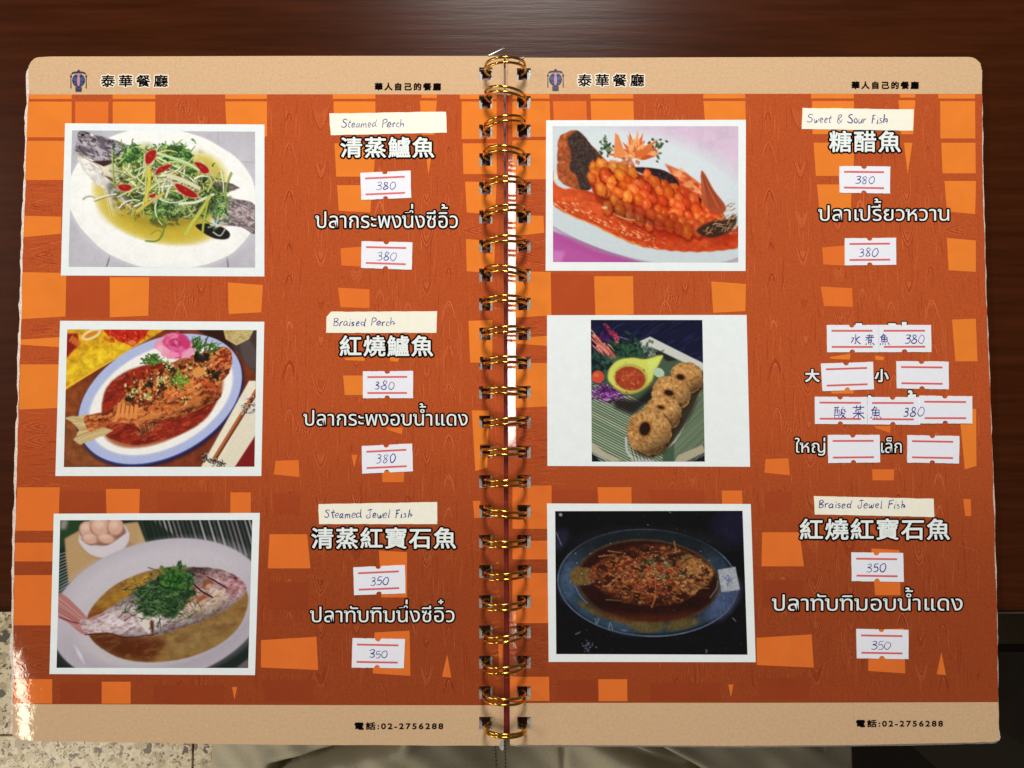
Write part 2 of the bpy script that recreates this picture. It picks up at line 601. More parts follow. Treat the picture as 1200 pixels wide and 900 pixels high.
def hole_split(poly):
    """cut an upright check so that it leaves the punched holes free"""
    if len(poly) == 3:
        return [poly]
    xs = [p[0] for p in poly]; ys = [p[1] for p in poly]
    x0, x1, y0, y1 = min(xs), max(xs), min(ys), max(ys)
    A, B, C, D = [np.array(p, float) for p in poly]

    def at(u, v):
        return tuple((A * (1 - u) + B * u) * (1 - v) + (D * (1 - u) + C * u) * v)
    hs = [h for h in holes_rects if h[1] > x0 + .1 and h[0] < x1 - .1 and h[3] > y0 and h[2] < y1]
    if not hs:
        return [poly]
    vs = {0.0, 1.0}
    for h in hs:
        for q in (h[2] + 1, h[3] - 1):
            v = (q - y0) / (y1 - y0)
            if 0 < v < 1:
                vs.add(v)
    h0 = hs[0]
    ua = (h0[0] + 2 - x0) / (x1 - x0); ub = (h0[1] - 2 - x0) / (x1 - x0)
    us = sorted({0.0, 1.0} | {u for u in (ua, ub) if 0 < u < 1})
    vs = sorted(vs)
    res = []
    for a, b in zip(us[:-1], us[1:]):
        for c, d in zip(vs[:-1], vs[1:]):
            mx_, my_ = x0 + (a + b) / 2 * (x1 - x0), y0 + (c + d) / 2 * (y1 - y0)
            if any(h[0] + 1.5 < mx_ < h[1] - 1.5 and h[2] < my_ < h[3] for h in hs):
                continue
            res.append([at(a, c), at(b, c), at(b, d), at(a, d)])
    return res


def checks(polys, parent, page_label):
    for tone, nm in ((2, "brown_check"), (0, "orange_check"), (1, "deep_orange_check")):
        m = (M_check, M_check_deep, M_check_dark)[tone]
        for p, t in polys:
            if t != tone:
                continue
            V, Fs, base = [], [], 0
            for q in hole_split(p):
                v, f = sub_poly(q, 0.00004)
                V.append(v); Fs += [tuple(k + base for k in ff) for ff in f]; base += len(v)
            link(nm, np.concatenate(V), Fs, m, parent)


checks(CHK, pageL, "left")
checksR = []
for p, t in CHK:
    q = [to_right(v) for v in p]
    if min(v[0] for v in q) < 597:        # first column sits against the spine
        q = [(max(v[0], 600.5), v[1]) for v in q]
    q = [(min(v[0], 1149 + (v[1] - 110) * 0.026), v[1]) for v in q]
    if min(v[0] for v in q) > 1155 and min(v[1] for v in q) > 700:
        continue
    checksR.append((q, t))
checks(checksR, pageR, "right")

# ---------------------------------------------------------------- printed wood grain lines
def ribbon(pts, wd, off, page_map=on_page, taper=False, jit=0.0, rg=None):
    pts = np.asarray(pts, float)
    if len(pts) < 2:
        return np.zeros((0, 3)), []
    d = np.gradient(pts, axis=0)
    n = np.stack([-d[:, 1], d[:, 0]], 1)
    n /= np.maximum(np.linalg.norm(n, axis=1, keepdims=True), 1e-6)
    ww = np.full(len(pts), wd / 2.0)
    if taper:
        t = np.linspace(0, 1, len(pts))
        ww *= 0.35 + 0.65 * np.sin(np.pi * np.clip(t, 0.02, 0.98)) ** 0.5
    a = pts + n * ww[:, None]; b = pts - n * ww[:, None]
    v = page_map(np.concatenate([a, b]), off)
    N = len(pts)
    return v, [(i, i + 1, N + i + 1, N + i) for i in range(N - 1)]


class Bag:
    def __init__(s): s.v = []; s.f = []; s.n = 0
    def add(s, v, f):
        if len(v) == 0: return
        s.v.append(np.asarray(v)); s.f += [tuple(k + s.n for k in q) for q in f]; s.n += len(v)
    def link(s, name, m, parent):
        return link(name, np.concatenate(s.v), s.f, m, parent)


def in_poly(x, y, poly):
    c = False
    n = len(poly)
    j = n - 1
    for i in range(n):
        xi, yi = poly[i]; xj, yj = poly[j]
        if (yi > y) != (yj > y) and x < (xj - xi) * (y - yi) / (yj - yi) + xi:
            c = not c
        j = i
    return c


def grain(parent, conv, seed, xlim):
    rg = np.random.default_rng(seed)
    lt, dk = Bag(), Bag()
    boxes = [(min(a for a, b in p), max(a for a, b in p), min(b for a, b in p), max(b for a, b in p)) for p, t in CHK if t != 2]

    def free(x, y):
        for (a, b, c, d) in boxes:
            if a - 1 < x < b + 1 and c - 1 < y < d + 1:
                return False
        for (a, b, c, d) in holes_rects[:23]:
            if a - 1 < x < b + 1 and c - 1 < y < d + 1:
                return False
        return np.interp(y, *L_LEFT) + 3 < x < 588 and 112 < y < 823

    def put(pts, wd, light, off=0.00002):
        run = []
        for p in list(pts) + [None]:
            if p is not None and free(*p):
                run.append(p)
            else:
                if len(run) > 1:
                    q = np.array([conv(r) for r in run])
                    v, f = ribbon(q, wd, off + rg.uniform(0, 0.000006), taper=True)
                    (lt if light else dk).add(v, f)
                run = []

    # columns of nested cathedral arches
    cols = [(339, 1), (500, -1), (526, 1), (445, 1), (418, -1), (212, 1), (236, -1), (478, 1), (376, -1)]
    for cx, sg in cols:
        y = 120 + rg.uniform(0, 20)
        while y < 815:
            n = rg.integers(3, 7)
            sc = rg.uniform(0.7, 1.25)
            hgt = rg.uniform(16, 34)
            for k in range(n):
                hw = (1.2 + 1.7 * k) * sc
                hh = 3.0 + 4.6 * k * sc
                t = np.linspace(-1, 1, 11)
                xx = cx + hw * t + rg.normal(0, .1)
                yy = y + k * 1.1 + sg * (hh * (np.abs(t) ** 1.7) - hh * .45)
                put(list(zip(xx, yy)), rg.uniform(0.45, 0.85), rg.random() < 0.6)
            y += hgt + n * 5
    # long fine vertical grain, broken up
    for _ in range(1500):
        x = rg.uniform(186, 586); y = rg.uniform(114, 800)
        # the ground is calm in the dark checks
        if (int(y / 46) + int(x / 60)) % 3 == 0 and rg.random() < 0.8:
            continue
        ln = rg.uniform(8, 34)
        t = np.linspace(0, 1, 6)
        sw = rg.uniform(-1.6, 1.6)
        put(list(zip(x + sw * t ** 2 + 0.25 * np.sin(t * 5 + x), y + ln * t)), rg.uniform(0.3, 0.6), rg.random() < 0.5)
    # horizontal grain in the first column and in the cross bars
    for _ in range(260):
        x = rg.uniform(18, 60); y = rg.uniform(212, 820)
        ln = rg.uniform(8, 30)
        t = np.linspace(0, 1, 6)
        put(list(zip(x + ln * t, y + 1.2 * np.sin(t * 3 + x * 3))), rg.uniform(0.3, 0.6), rg.random() < 0.45)
    for (cx, cy) in ((60, 299), (50, 500), (52, 516), (52, 780), (45, 240), (565, 270), (40, 610), (570, 640)):
        for k in range(5):
            t = np.linspace(-1, 1, 11)
            put(list(zip(cx - (3 + 5 * k) * (1 - np.abs(t) ** 1.6), cy + (1 + 1.5 * k) * t)), 0.5, k % 2 == 0)
    # bold wavy figure in a few boards
    for (bx, by) in ((205, 121), (210, 345), (345, 500), (470, 520)):
        for k in range(7):
            t = np.linspace(0, 1, 14)
            put(list(zip(bx + 2 * k + 9 * t, by + 5 * np.sin(t * 9 + k * .45) + 1.5 * k)), 0.5, k % 2 == 0)
    o = lt.link("light_wood_grain", M_line_lt, parent); o["kind"] = "stuff"
    o = dk.link("dark_wood_grain", M_line_dk, parent); o["kind"] = "stuff"


grain(pageL, lambda p: p, 5, None)
grain(pageR, lambda p: (min(max(to_right(p)[0], 601), 1147), to_right(p)[1]), 5, None)

# ---------------------------------------------------------------- lettering
def glyphs(body, space=1.0, only=None):
    c = bpy.data.curves.new("lettering", 'FONT')
    c.body = body; c.size = 1; c.resolution_u = 3; c.space_character = space
    o = bpy.data.objects.new("lettering", c)
    COL.objects.link(o)
    me = bpy.data.meshes.new_from_object(o.evaluated_get(bpy.context.evaluated_depsgraph_get()))
    v = np.array([tuple(q.co)[:2] for q in me.vertices]).reshape(-1, 2)
    f = [tuple(p.vertices) for p in me.polygons]
    bpy.data.objects.remove(o); bpy.data.curves.remove(c); bpy.data.meshes.remove(me)
    return v, f


TONES = "่้๊๋็"
UPPER = "ิีึื"


def thai(body):
    """tone marks over an upper vowel are lifted above it, as Thai print does"""
    base, marks = "", []
    for i, ch in enumerate(body):
        stacked = ch in "่้๊๋" and ((i and body[i - 1] in UPPER) or (i + 1 < len(body) and body[i + 1] == "ำ"))
        if stacked:
            marks.append((base, ch, 0.12 if body[i - 1] not in UPPER else 0.0))
        else:
            base += ch
    V, Fc = glyphs(base)
    for pre, ch, dx in marks:
        pre2 = pre.rstrip(UPPER)
        a, _ = glyphs(pre2)
        b, fb = glyphs(pre2 + ch)
        known = {(round(float(q[0]), 3), round(float(q[1]), 3)) for q in a}
        keep = [i for i in range(len(b)) if (round(float(b[i][0]), 3), round(float(b[i][1]), 3)) not in known and b[i][1] > 0.56]
        ks = set(keep)
        mp = {k: n + len(V) for n, k in enumerate(keep)}
        V = np.concatenate([V, b[keep] + np.array([dx * 0.6, 0.235])])
        Fc = Fc + [tuple(mp[k] for k in f) for f in fb if all(k in ks for k in f)]
    # small round heads at the ends of the strokes, as in the menu's looped letters
    mx0 = glyphs("า")[0][:, 0].max()
    HEAD = {"ป": (.02, .50), "บ": (.02, .50), "น": (.02, .50), "ม": (.02, .50), "ท": (.02, .50), "ห": (.02, .50), "แ": (.17, .06), "เ": (.17, .06), "ญ": (.10, .40), "ย": (.14, .50)}
    V = [tuple(q) for q in V]
    for i, ch in enumerate(base):
        if ch in HEAD:
            xo = glyphs(base[:i] + "า")[0][:, 0].max() - mx0
            hx, hy = HEAD[ch]
            n0 = len(V); N = 12
            for rr in (.078, .034):
                for k in range(N):
                    t = 2 * math.pi * k / N
                    V.append((xo + hx + .05 + rr * math.cos(t), hy + rr * .9 * math.sin(t)))
            for k in range(N):
                Fc = Fc + [(n0 + k, n0 + (k + 1) % N, n0 + N + (k + 1) % N, n0 + N + k)]
            if ch == "แ":
                pass
    return np.array(V), Fc


def bedges(F_):
    cnt = {}
    for f in F_:
        for a, b in zip(f, f[1:] + f[:1]):
            k = (min(a, b), max(a, b)); cnt[k] = cnt.get(k, 0) + 1
    return [k for k, n in cnt.items() if n == 1]


def letter_mesh(name, V, Fc, conv, fat, off, m, parent, seed=0):
    """glyph faces plus a ribbon of half-width `fat` (photo px) along every contour"""
    rg = np.random.default_rng(seed)
    P = conv(V)
    pts = [P]; faces = list(Fc); zo = [np.zeros(len(P))]
    n = len(P)
    if fat > 0:
        for a, b in bedges(Fc):
            A, B = P[a], P[b]
            d = B - A; l = np.linalg.norm(d)
            if l < 1e-6: continue
            d /= l; nn = np.array([-d[1], d[0]])
            ring = [A + nn * fat, A - d * fat * .7 + nn * fat * .7, A - d * fat, A - d * fat * .7 - nn * fat * .7, A - nn * fat,
                    B - nn * fat, B + d * fat * .7 - nn * fat * .7, B + d * fat, B + d * fat * .7 + nn * fat * .7, B + nn * fat]
            pts.append(np.array(ring)); zo.append(np.full(10, rg.uniform(0.000002, 0.000012)))
            faces.append(tuple(range(n, n + 10))); n += 10
    P = np.concatenate(pts); zo = np.concatenate(zo)
    w3 = on_page(P, off); w3[:, 2] += zo
    return link(name, w3, faces, m, parent)


def fitter(V, x0, x1, yb, yt, g0=None, g1=None, slope=0.0):
    gx0, gx1 = V[:, 0].min(), V[:, 0].max()
    if g0 is None:
        g0, g1 = V[:, 1].min(), V[:, 1].max()

    def conv(v):
        u = (v[:, 0] - gx0) / (gx1 - gx0)
        px = x0 + u * (x1 - x0)
        py = yb + (v[:, 1] - g0) / (g1 - g0) * (yt - yb) + slope * (px - x0)
        return np.stack([px, py], 1)
    return conv


def text(body, x0, x1, yt, yb, parent, space=1.1, fat=0.45, rim=1.5, th=False, inv=False, slope=0.0, lbl=None, plain=False):
    if th:
        V, Fc = thai(body)
        cv = fitter(V, x0, x1, yb, yt, 0.0, 0.55, slope)
    else:
        V, Fc = glyphs(body, space)
        cv = fitter(V, x0, x1, yb, yt, slope=slope)
    if plain:
        o = letter_mesh("lettering", V, Fc, cv, fat, 0.00011, M_glyph_black, parent)
        return
    a, b = (M_halo, M_glyph_black) if inv else (M_glyph_black, M_glyph_white)
    letter_mesh("lettering_outline", V, Fc, cv, rim + fat, 0.00008, a, parent, 1)
    letter_mesh("lettering", V, Fc, cv, fat, 0.00011, b, parent, 2)


for (pg, ox) in ((pageL, 0), (pageR, 1)):
    if ox == 0:
        text("泰華餐廳", 118.5, 196.5, 87.8, 101.7, pg, space=1.4, fat=0.35, rim=1.3, inv=True)
        text("華人自己的餐廳", 439.5, 516.5, 97.4, 105.8, pg, space=1.35, fat=0.38, plain=True)
        text("電話:02-2756288", 415.8, 519.2, 846.3, 854.8, pg, space=1.3, fat=0.3, plain=True)
    else:
        text("泰華餐廳", 677.3, 754.7, 86.8, 101.2, pg, space=1.4, fat=0.35, rim=1.3, inv=True)
        text("華人自己的餐廳", 998, 1076.4, 95.7, 104.1, pg, space=1.35, fat=0.38, plain=True)
        text("電話:02-2756288", 1003.3, 1104.7, 843.3, 851.8, pg, space=1.3, fat=0.3, plain=True)
text("清蒸鱸魚", 399.5, 508.5, 161, 184.6, pageL, fat=0.5, rim=2.0)
text("紅燒鱸魚", 398.5, 507.2, 393.5, 417.2, pageL, fat=0.5, rim=2.0)
text("清蒸紅寶石魚", 365.5, 534, 618.3, 642.7, pageL, fat=0.5, rim=2.0)
text("糖醋魚", 972, 1055, 153.8, 178, pageR, fat=0.5, rim=2.0)
text("紅燒紅寶石魚", 937.5, 1112.7, 608, 632.2, pageR, fat=0.5, rim=2.0)
text("ปลากระพงนึ่งซีอิ้ว", 369.5, 536.5, 252.8, 267, pageL, th=True, fat=0.02, rim=1.8)
text("ปลากระพงอบน้ำแดง", 355.5, 548, 485.3, 498.6, pageL, th=True, fat=0.02, rim=1.8)
text("ปลาทับทิมนึ่งซีอิ๋ว", 363.5, 532.5, 715.5, 728.8, pageL, th=True, fat=0.02, rim=1.8)
text("ปลาเปรี้ยวหวาน", 958.8, 1112, 245.3, 258.6, pageR, th=True, fat=0.02, rim=1.8)
text("ปลาทับทิมอบน้ำแดง", 904.3, 1128, 701.5, 715.3, pageR, th=True, fat=0.02, rim=1.8)
text("ใหญ่", 931.5, 967, 518.9, 530.3, pageR, th=True, fat=0.02, rim=1.8)
text("เล็ก", 1032.5, 1056.5, 518.9, 530.6, pageR, th=True, fat=0.02, rim=1.8)
text("大", 944, 960, 433, 447.3, pageR, fat=0.5)
text("小", 1025.3, 1041, 433, 447.3, pageR, fat=0.5)
# tops of covered words that look out above the stickers
for (a, b, c, d, ch) in ((1057, 1062, 377.5, 384, "่"), (1064, 1073, 457.5, 465, "้"), (1003, 1010, 379, 383, "่"), (1041, 1050, 379, 383, "ุ"), (1017, 1024, 463.5, 467, "้")):
    text("น" + ch if False else ch, a, b, c, d, pageR, space=1, fat=0.3, rim=1.2)

# emblem at the head of each page
def poly_print(name, pts, m, parent, off):
    v = on_page(pts, off)
    return link(name, v, [tuple(range(len(pts)))], m, parent)


def emblem(cx, cy, parent):
    def e(px, py, rx, ry, n=20): return [(cx + px + rx * math.cos(2 * math.pi * i / n), cy + py + ry * math.sin(2 * math.pi * i / n)) for i in range(n)]
    b = Bag()
    def addp(pts, off=0.00008):
        b.add(on_page(pts, off), [tuple(range(len(pts)))])
    addp(e(0, 0, 7.6, 8.0), 0.000085)
    addp([(cx - 9.2, cy - 6.6), (cx - 7.2, cy - 9.6), (cx - 2, cy - 10.6), (cx, cy - 13), (cx + 2, cy - 10.6), (cx + 7.2, cy - 9.6), (cx + 9.2, cy - 6.6), (cx + 4, cy - 8.2), (cx - 4, cy - 8.2)], 0.00008)
    addp([(cx - 4, cy + 8), (cx + 4, cy + 8), (cx + 3.6, cy + 13.5), (cx - 3.6, cy + 13.5)], 0.00009)
    for s in (-1, 1):
        addp([(cx + s * 8.6, cy - 7), (cx + s * 9.3, cy - 7), (cx + s * 9.6, cy + 9.5), (cx + s * 8.3, cy + 9.5)], 0.000095)
        addp(e(s * 8.9, -4.5, 1.3, 1.3, 8), 0.0001)
    o = b.link("emblem", M_navy, parent)
    b2 = Bag()
    for s in (-1, 1):
        b2.add(on_page(e(s * 4.2, -1.2, 2.1, 2.6, 12), 0.00011), [tuple(range(12))])
        b2.add(on_page(e(s * 3.6, 3.8, 1.4, 1.3, 10), 0.000112), [tuple(range(10))])
    b2.add(on_page([(cx - 3.2, cy + 9.5), (cx + 3.2, cy + 9.5), (cx + 3.1, cy + 10.4), (cx - 3.1, cy + 10.4)], 0.000111), [(0, 1, 2, 3)])
    b2.link("emblem_blue", M_blue, parent)
    b3 = Bag()
    b3.add(on_page(e(0, 0.6, 1.9, 6.6, 16), 0.00012), [tuple(range(16))])
    b3.add(on_page(e(0, -6.8, 2.6, 1.4, 12), 0.000123), [tuple(range(12))])
    b3.link("emblem_pink", M_pinki, parent)


emblem(92, 94, pageL)
emblem(651, 93, pageR)

# ---------------------------------------------------------------- wire binding
xs_, _ = W(591.5, 500)
for k, wy in enumerate(HOLE_Y):
    rg = np.random.default_rng(100 + k)
    Rr = 0.0088 + rg.normal(0, 0.00012)
    zc = 0.0104
    lean = rg.normal(0, 0.0006)
    gap = 0.00112 if k < 22 else 0.0006
    b = Bag()
    path = []
    # double loop: out along one wire, back along the other, closed by hairpins under the left sheets
    a0, a1 = R(-42), R(222)
    for i in range(49):
        a = a1 + (a0 - a1) * i / 48
        path.append((Rr * math.cos(a) * 1.0, gap + lean * math.cos(a), Rr * math.sin(a)))
    for i in range(49):
        a = a0 + (a1 - a0) * i / 48
        path.append((Rr * math.cos(a) * 1.0, -gap + lean * math.cos(a), Rr * math.sin(a)))
    P = np.array(path) + np.array([float(xs_) + 0.0001, float(wy), zc])
    P[:, 1] += (0.0003 if k < 22 else -0.0006) + rg.normal(0, .00018)
    P[:, 0] += rg.normal(0, .0002)
    n = len(P); m_ = 8
    nxt = np.roll(P, -1, 0); prv = np.roll(P, 1, 0)
    T = nxt - prv; T /= np.linalg.norm(T, axis=1, keepdims=True)
    up = np.array([0, 1, 0.0])
    N1 = np.cross(T, up); nl = np.linalg.norm(N1, axis=1, keepdims=True)
    N1 = np.where(nl > 0.2, N1 / np.maximum(nl, 1e-9), np.array([1.0, 0, 0])); N2 = np.cross(T, N1)
    rad = 0.00058
    V = []
    for i in range(n):
        for j in range(m_):
            t = 2 * math.pi * j / m_
            V.append(P[i] + rad * (math.cos(t) * N1[i] + math.sin(t) * N2[i]))
    Fc = []
    for i in range(n):
        for j in range(m_):
            a = i * m_ + j; b_ = i * m_ + (j + 1) % m_
            c = ((i + 1) % n) * m_ + (j + 1) % m_; d = ((i + 1) % n) * m_ + j
            Fc.append((a, b_, c, d))
    link("binding_ring", V, Fc, M_gold, book, smooth=True)

# ---------------------------------------------------------------- photographs, painted stroke by stroke
def crom(pts, n=5):
    P = np.array(pts, float)
    if len(P) < 3: return P
    Q = np.vstack([2 * P[0] - P[1], P, 2 * P[-1] - P[-2]])
    out = []
    for i in range(1, len(Q) - 2):
        for k in range(n):
            t = k / n
            out.append(.5 * ((2 * Q[i]) + (-Q[i - 1] + Q[i + 1]) * t + (2 * Q[i - 1] - 5 * Q[i] + 4 * Q[i + 1] - Q[i + 2]) * t * t + (-Q[i - 1] + 3 * Q[i] - 3 * Q[i + 1] + Q[i + 2]) * t ** 3))
    out.append(Q[-2])
    return np.array(out)


class Paint:
    K = 0.62

    def __init__(s, x0, y0, x1, y1, base):
        s.x0, s.y0, s.x1, s.y1 = x0 - 4, y0 - 4, x1 + 4, y1 + 4
        s.w = int((s.x1 - s.x0) * s.K) + 1; s.h = int((s.y1 - s.y0) * s.K) + 1
        s.a = np.zeros((s.h, s.w, 3)); s.a[:] = base
        s.gy, s.gx = np.mgrid[0:s.h, 0:s.w]
        s.X = s.gx / s.K + s.x0; s.Y = s.gy / s.K + s.y0

    def win(s, xa, ya, xb, yb):
        i0 = max(0, int((xa - s.x0) * s.K)); i1 = min(s.w, int((xb - s.x0) * s.K) + 2)
        j0 = max(0, int((ya - s.y0) * s.K)); j1 = min(s.h, int((yb - s.y0) * s.K) + 2)
        return (slice(j0, j1), slice(i0, i1)) if i1 > i0 and j1 > j0 else None

    def mix(s, sl, m, col):
        s.a[sl] = s.a[sl] * (1 - m[..., None]) + np.asarray(col, float) * m[..., None]

    def ell(s, cx, cy, rx, ry, rot=0, col=(0, 0, 0), soft=2.0, al=1.0, wob=0.0, seed=0, clip=None):
        r = max(rx, ry) + soft + 3
        sl = s.win(cx - r, cy - r, cx + r, cy + r)
        if sl is None: return
        c, n = math.cos(R(rot)), math.sin(R(rot))
        dx, dy = s.X[sl] - cx, s.Y[sl] - cy
        u = (dx * c + dy * n) / rx; v = (-dx * n + dy * c) / ry
        q = np.sqrt(u * u + v * v)
        if wob:
            th = np.arctan2(v, u)
            q = q * (1 + wob * (np.sin(th * 5 + seed) + .6 * np.sin(th * 9 + seed * 2.3) + .4 * np.sin(th * 17 + seed * 3.1)))
        d = (q - 1) * min(rx, ry)
        m = np.clip(0.5 - d / max(soft, 0.8), 0, 1) * al
        if clip is not None: m = m * clip[sl]
        s.mix(sl, m, col)

    def mask(s, pts, soft=2.0, wob=0.0, seed=0, smooth=None):
        pts = np.asarray(pts, float)
        if smooth is None: smooth = len(pts) > 6
        if smooth: pts = closed_curve(pts)
        inside = np.zeros((s.h, s.w), bool)
        X, Y = s.X, s.Y
        if wob:
            X = X + wob * np.sin(Y / 11 + seed) + wob * .6 * np.sin(Y / 4.3 + seed * 2); Y = Y + wob * np.sin(s.X / 12 + seed)
        n = len(pts); j = n - 1
        for i in range(n):
            xi, yi = pts[i]; xj, yj = pts[j]
            if yi != yj:
                c = ((yi > Y) != (yj > Y)) & (X < (xj - xi) * (Y - yi) / (yj - yi) + xi)
                inside ^= c
            j = i
        return blur(inside.astype(float), soft * s.K * 0.5)

    def poly(s, pts, col, soft=2.0, al=1.0, wob=0.0, seed=0, clip=None, smooth=None):
        m = s.mask(pts, soft, wob, seed, smooth) * al
        if clip is not None: m = m * clip
        s.mix((slice(None), slice(None)), m, col)
        return m

    def line(s, pts, wd, col, al=1.0, w2=None, clip=None, soft=1.4):
        pts = np.asarray(pts, float)
        if 3 <= len(pts) <= 6: pts = crom(pts, 4)
        wmax = max(wd, w2 or 0)
        sl = s.win(pts[:, 0].min() - wmax - 2, pts[:, 1].min() - wmax - 2, pts[:, 0].max() + wmax + 2, pts[:, 1].max() + wmax + 2)
        if sl is None: return
        X, Y = s.X[sl], s.Y[sl]
        best = np.full(X.shape, 1e9)
        n = len(pts) - 1
        for i in range(n):
            a, b = pts[i], pts[i + 1]
            d = b - a; L = d @ d + 1e-9
            t = np.clip(((X - a[0]) * d[0] + (Y - a[1]) * d[1]) / L, 0, 1)
            q = np.hypot(X - a[0] - t * d[0], Y - a[1] - t * d[1])
            if w2 is not None:
                q = q - (wd + (w2 - wd) * (i + t) / n) / 2
            else:
                q = q - wd / 2
            best = np.minimum(best, q)
        m = np.clip(0.5 - best / soft, 0, 1) * al
        if clip is not None: m = m * clip[sl]
        s.mix(sl, m, col)

    def strand(s, rg, x, y, ang, ln, wd, col, curl=0.6, al=1.0, w2=None, clip=None, n=7):
        t = np.linspace(0, 1, n)
        a = R(ang) + curl * (t - 0.5)
        dx = np.cos(a) * ln / (n - 1); dy = np.sin(a) * ln / (n - 1)
        px = x + np.concatenate([[0], np.cumsum(dx[:-1])]) - math.cos(R(ang)) * ln / 2
        py = y + np.concatenate([[0], np.cumsum(dy[:-1])]) - math.sin(R(ang)) * ln / 2
        s.line(np.stack([px, py], 1), wd, col, al, w2, clip)

    def mottle(s, m, col, sc, thr, al, seed, ang=0.0, st=1.0, soft=.12):
        n = fbm(int(s.h * 1.9), int(s.w * 1.9), sc * s.K, seed, st)
        c, q = math.cos(R(ang)), math.sin(R(ang))
        cy, cx = n.shape[0] / 2, n.shape[1] / 2
        u = (s.gx - s.w / 2) * c + (s.gy - s.h / 2) * q + cx
        v = -(s.gx - s.w / 2) * q + (s.gy - s.h / 2) * c + cy
        n = n[np.clip(v.astype(int), 0, n.shape[0] - 1), np.clip(u.astype(int), 0, n.shape[1] - 1)]
        k = np.clip((n - thr) / soft, 0, 1) * al * m
        s.mix((slice(None), slice(None)), k, col)

    def shade(s, m, cx, cy, r_, dx, dy, dark, light):
        t = ((s.X - cx) * dx + (s.Y - cy) * dy) / r_
        q = np.hypot(s.X - cx, s.Y - cy) / r_
        k = 1 - dark * np.clip(t, 0, 1.2) ** 1.4 - .22 * np.clip(q - .6, 0, .5) + light * np.clip(-t, 0, 1) * np.clip(1.2 - q, 0, 1)
        s.a *= (1 + (k - 1) * m)[..., None]

    def band(s, m, pts, half, dark):
        """round a long body: darker away from its centre line"""
        pts = np.asarray(pts, float); best = np.full(s.X.shape, 1e9)
        for a, b in zip(pts[:-1], pts[1:]):
            d = b - a; t = np.clip(((s.X - a[0]) * d[0] + (s.Y - a[1]) * d[1]) / (d @ d), 0, 1)
            best = np.minimum(best, np.hypot(s.X - a[0] - t * d[0], s.Y - a[1] - t * d[1]))
        k = 1 - dark * np.clip(best / half - .35, 0, 1) ** 1.5 + .08 * np.clip(1 - best / half * 2, 0, 1)
        s.a *= (1 + (k - 1) * m)[..., None]

    def tex(s, amt, sc, seed, clip=None, sx=1.0, tint=(1, 1, 1)):
        n = fbm(s.h, s.w, sc * s.K, seed, sx) * amt
        if clip is not None: n = n * clip
        s.a *= 1 + n[..., None] * np.array(tint)

    def get(s):
        return np.clip(s.a, 2, 252)


def closed_curve(P, n=4):
    N = len(P); out = []
    for i in range(N):
        a, b, c, d = P[i - 1], P[i], P[(i + 1) % N], P[(i + 2) % N]
        for k in range(n):
            t = k / n
            out.append(.5 * (2 * b + (c - a) * t + (2 * a - 5 * b + 4 * c - d) * t * t + (3 * b - a - 3 * c + d) * t ** 3))
    return np.array(out)


def blur(a, sg):
    if sg < 0.3: return a
    r = max(1, int(sg * 2.5))
    k = np.exp(-0.5 * (np.arange(-r, r + 1) / sg) ** 2); k /= k.sum()
    p = np.pad(a, ((r, r), (0, 0)), mode='edge')
    a = sum(k[i] * p[i:i + a.shape[0]] for i in range(2 * r + 1))
    p = np.pad(a, ((0, 0), (r, r)), mode='edge')
    return sum(k[i] * p[:, i:i + a.shape[1]] for i in range(2 * r + 1))


def fbm(h, w_, sc, seed, sx=1.0):
    rg = np.random.default_rng(seed)
    out = np.zeros((h, w_)); amp = 1.0; tot = 0
    for o in range(4):
        gh, gw = int(h / sc) + 3, int(w_ / (sc * sx)) + 3
        g = rg.uniform(-1, 1, (gh, gw))
        y = np.arange(h) / sc; x = np.arange(w_) / (sc * sx)
        yi = y.astype(int); xi = x.astype(int)
        fy = (y - yi)[:, None]; fx = (x - xi)[None, :]
        fy = fy * fy * (3 - 2 * fy); fx = fx * fx * (3 - 2 * fx)
        a = g[yi][:, xi]; b = g[yi][:, xi + 1]; c = g[yi + 1][:, xi]; d = g[yi + 1][:, xi + 1]
        out += amp * ((a * (1 - fx) + b * fx) * (1 - fy) + (c * (1 - fx) + d * fx) * fy); tot += amp
        amp *= 0.6; sc = max(sc / 2, 1.01)
    return out / tot * 1.6


def rc(rg, cols, j=12):
    return np.clip(np.array(cols[rg.integers(len(cols))], float) + rg.normal(0, j), 0, 255)


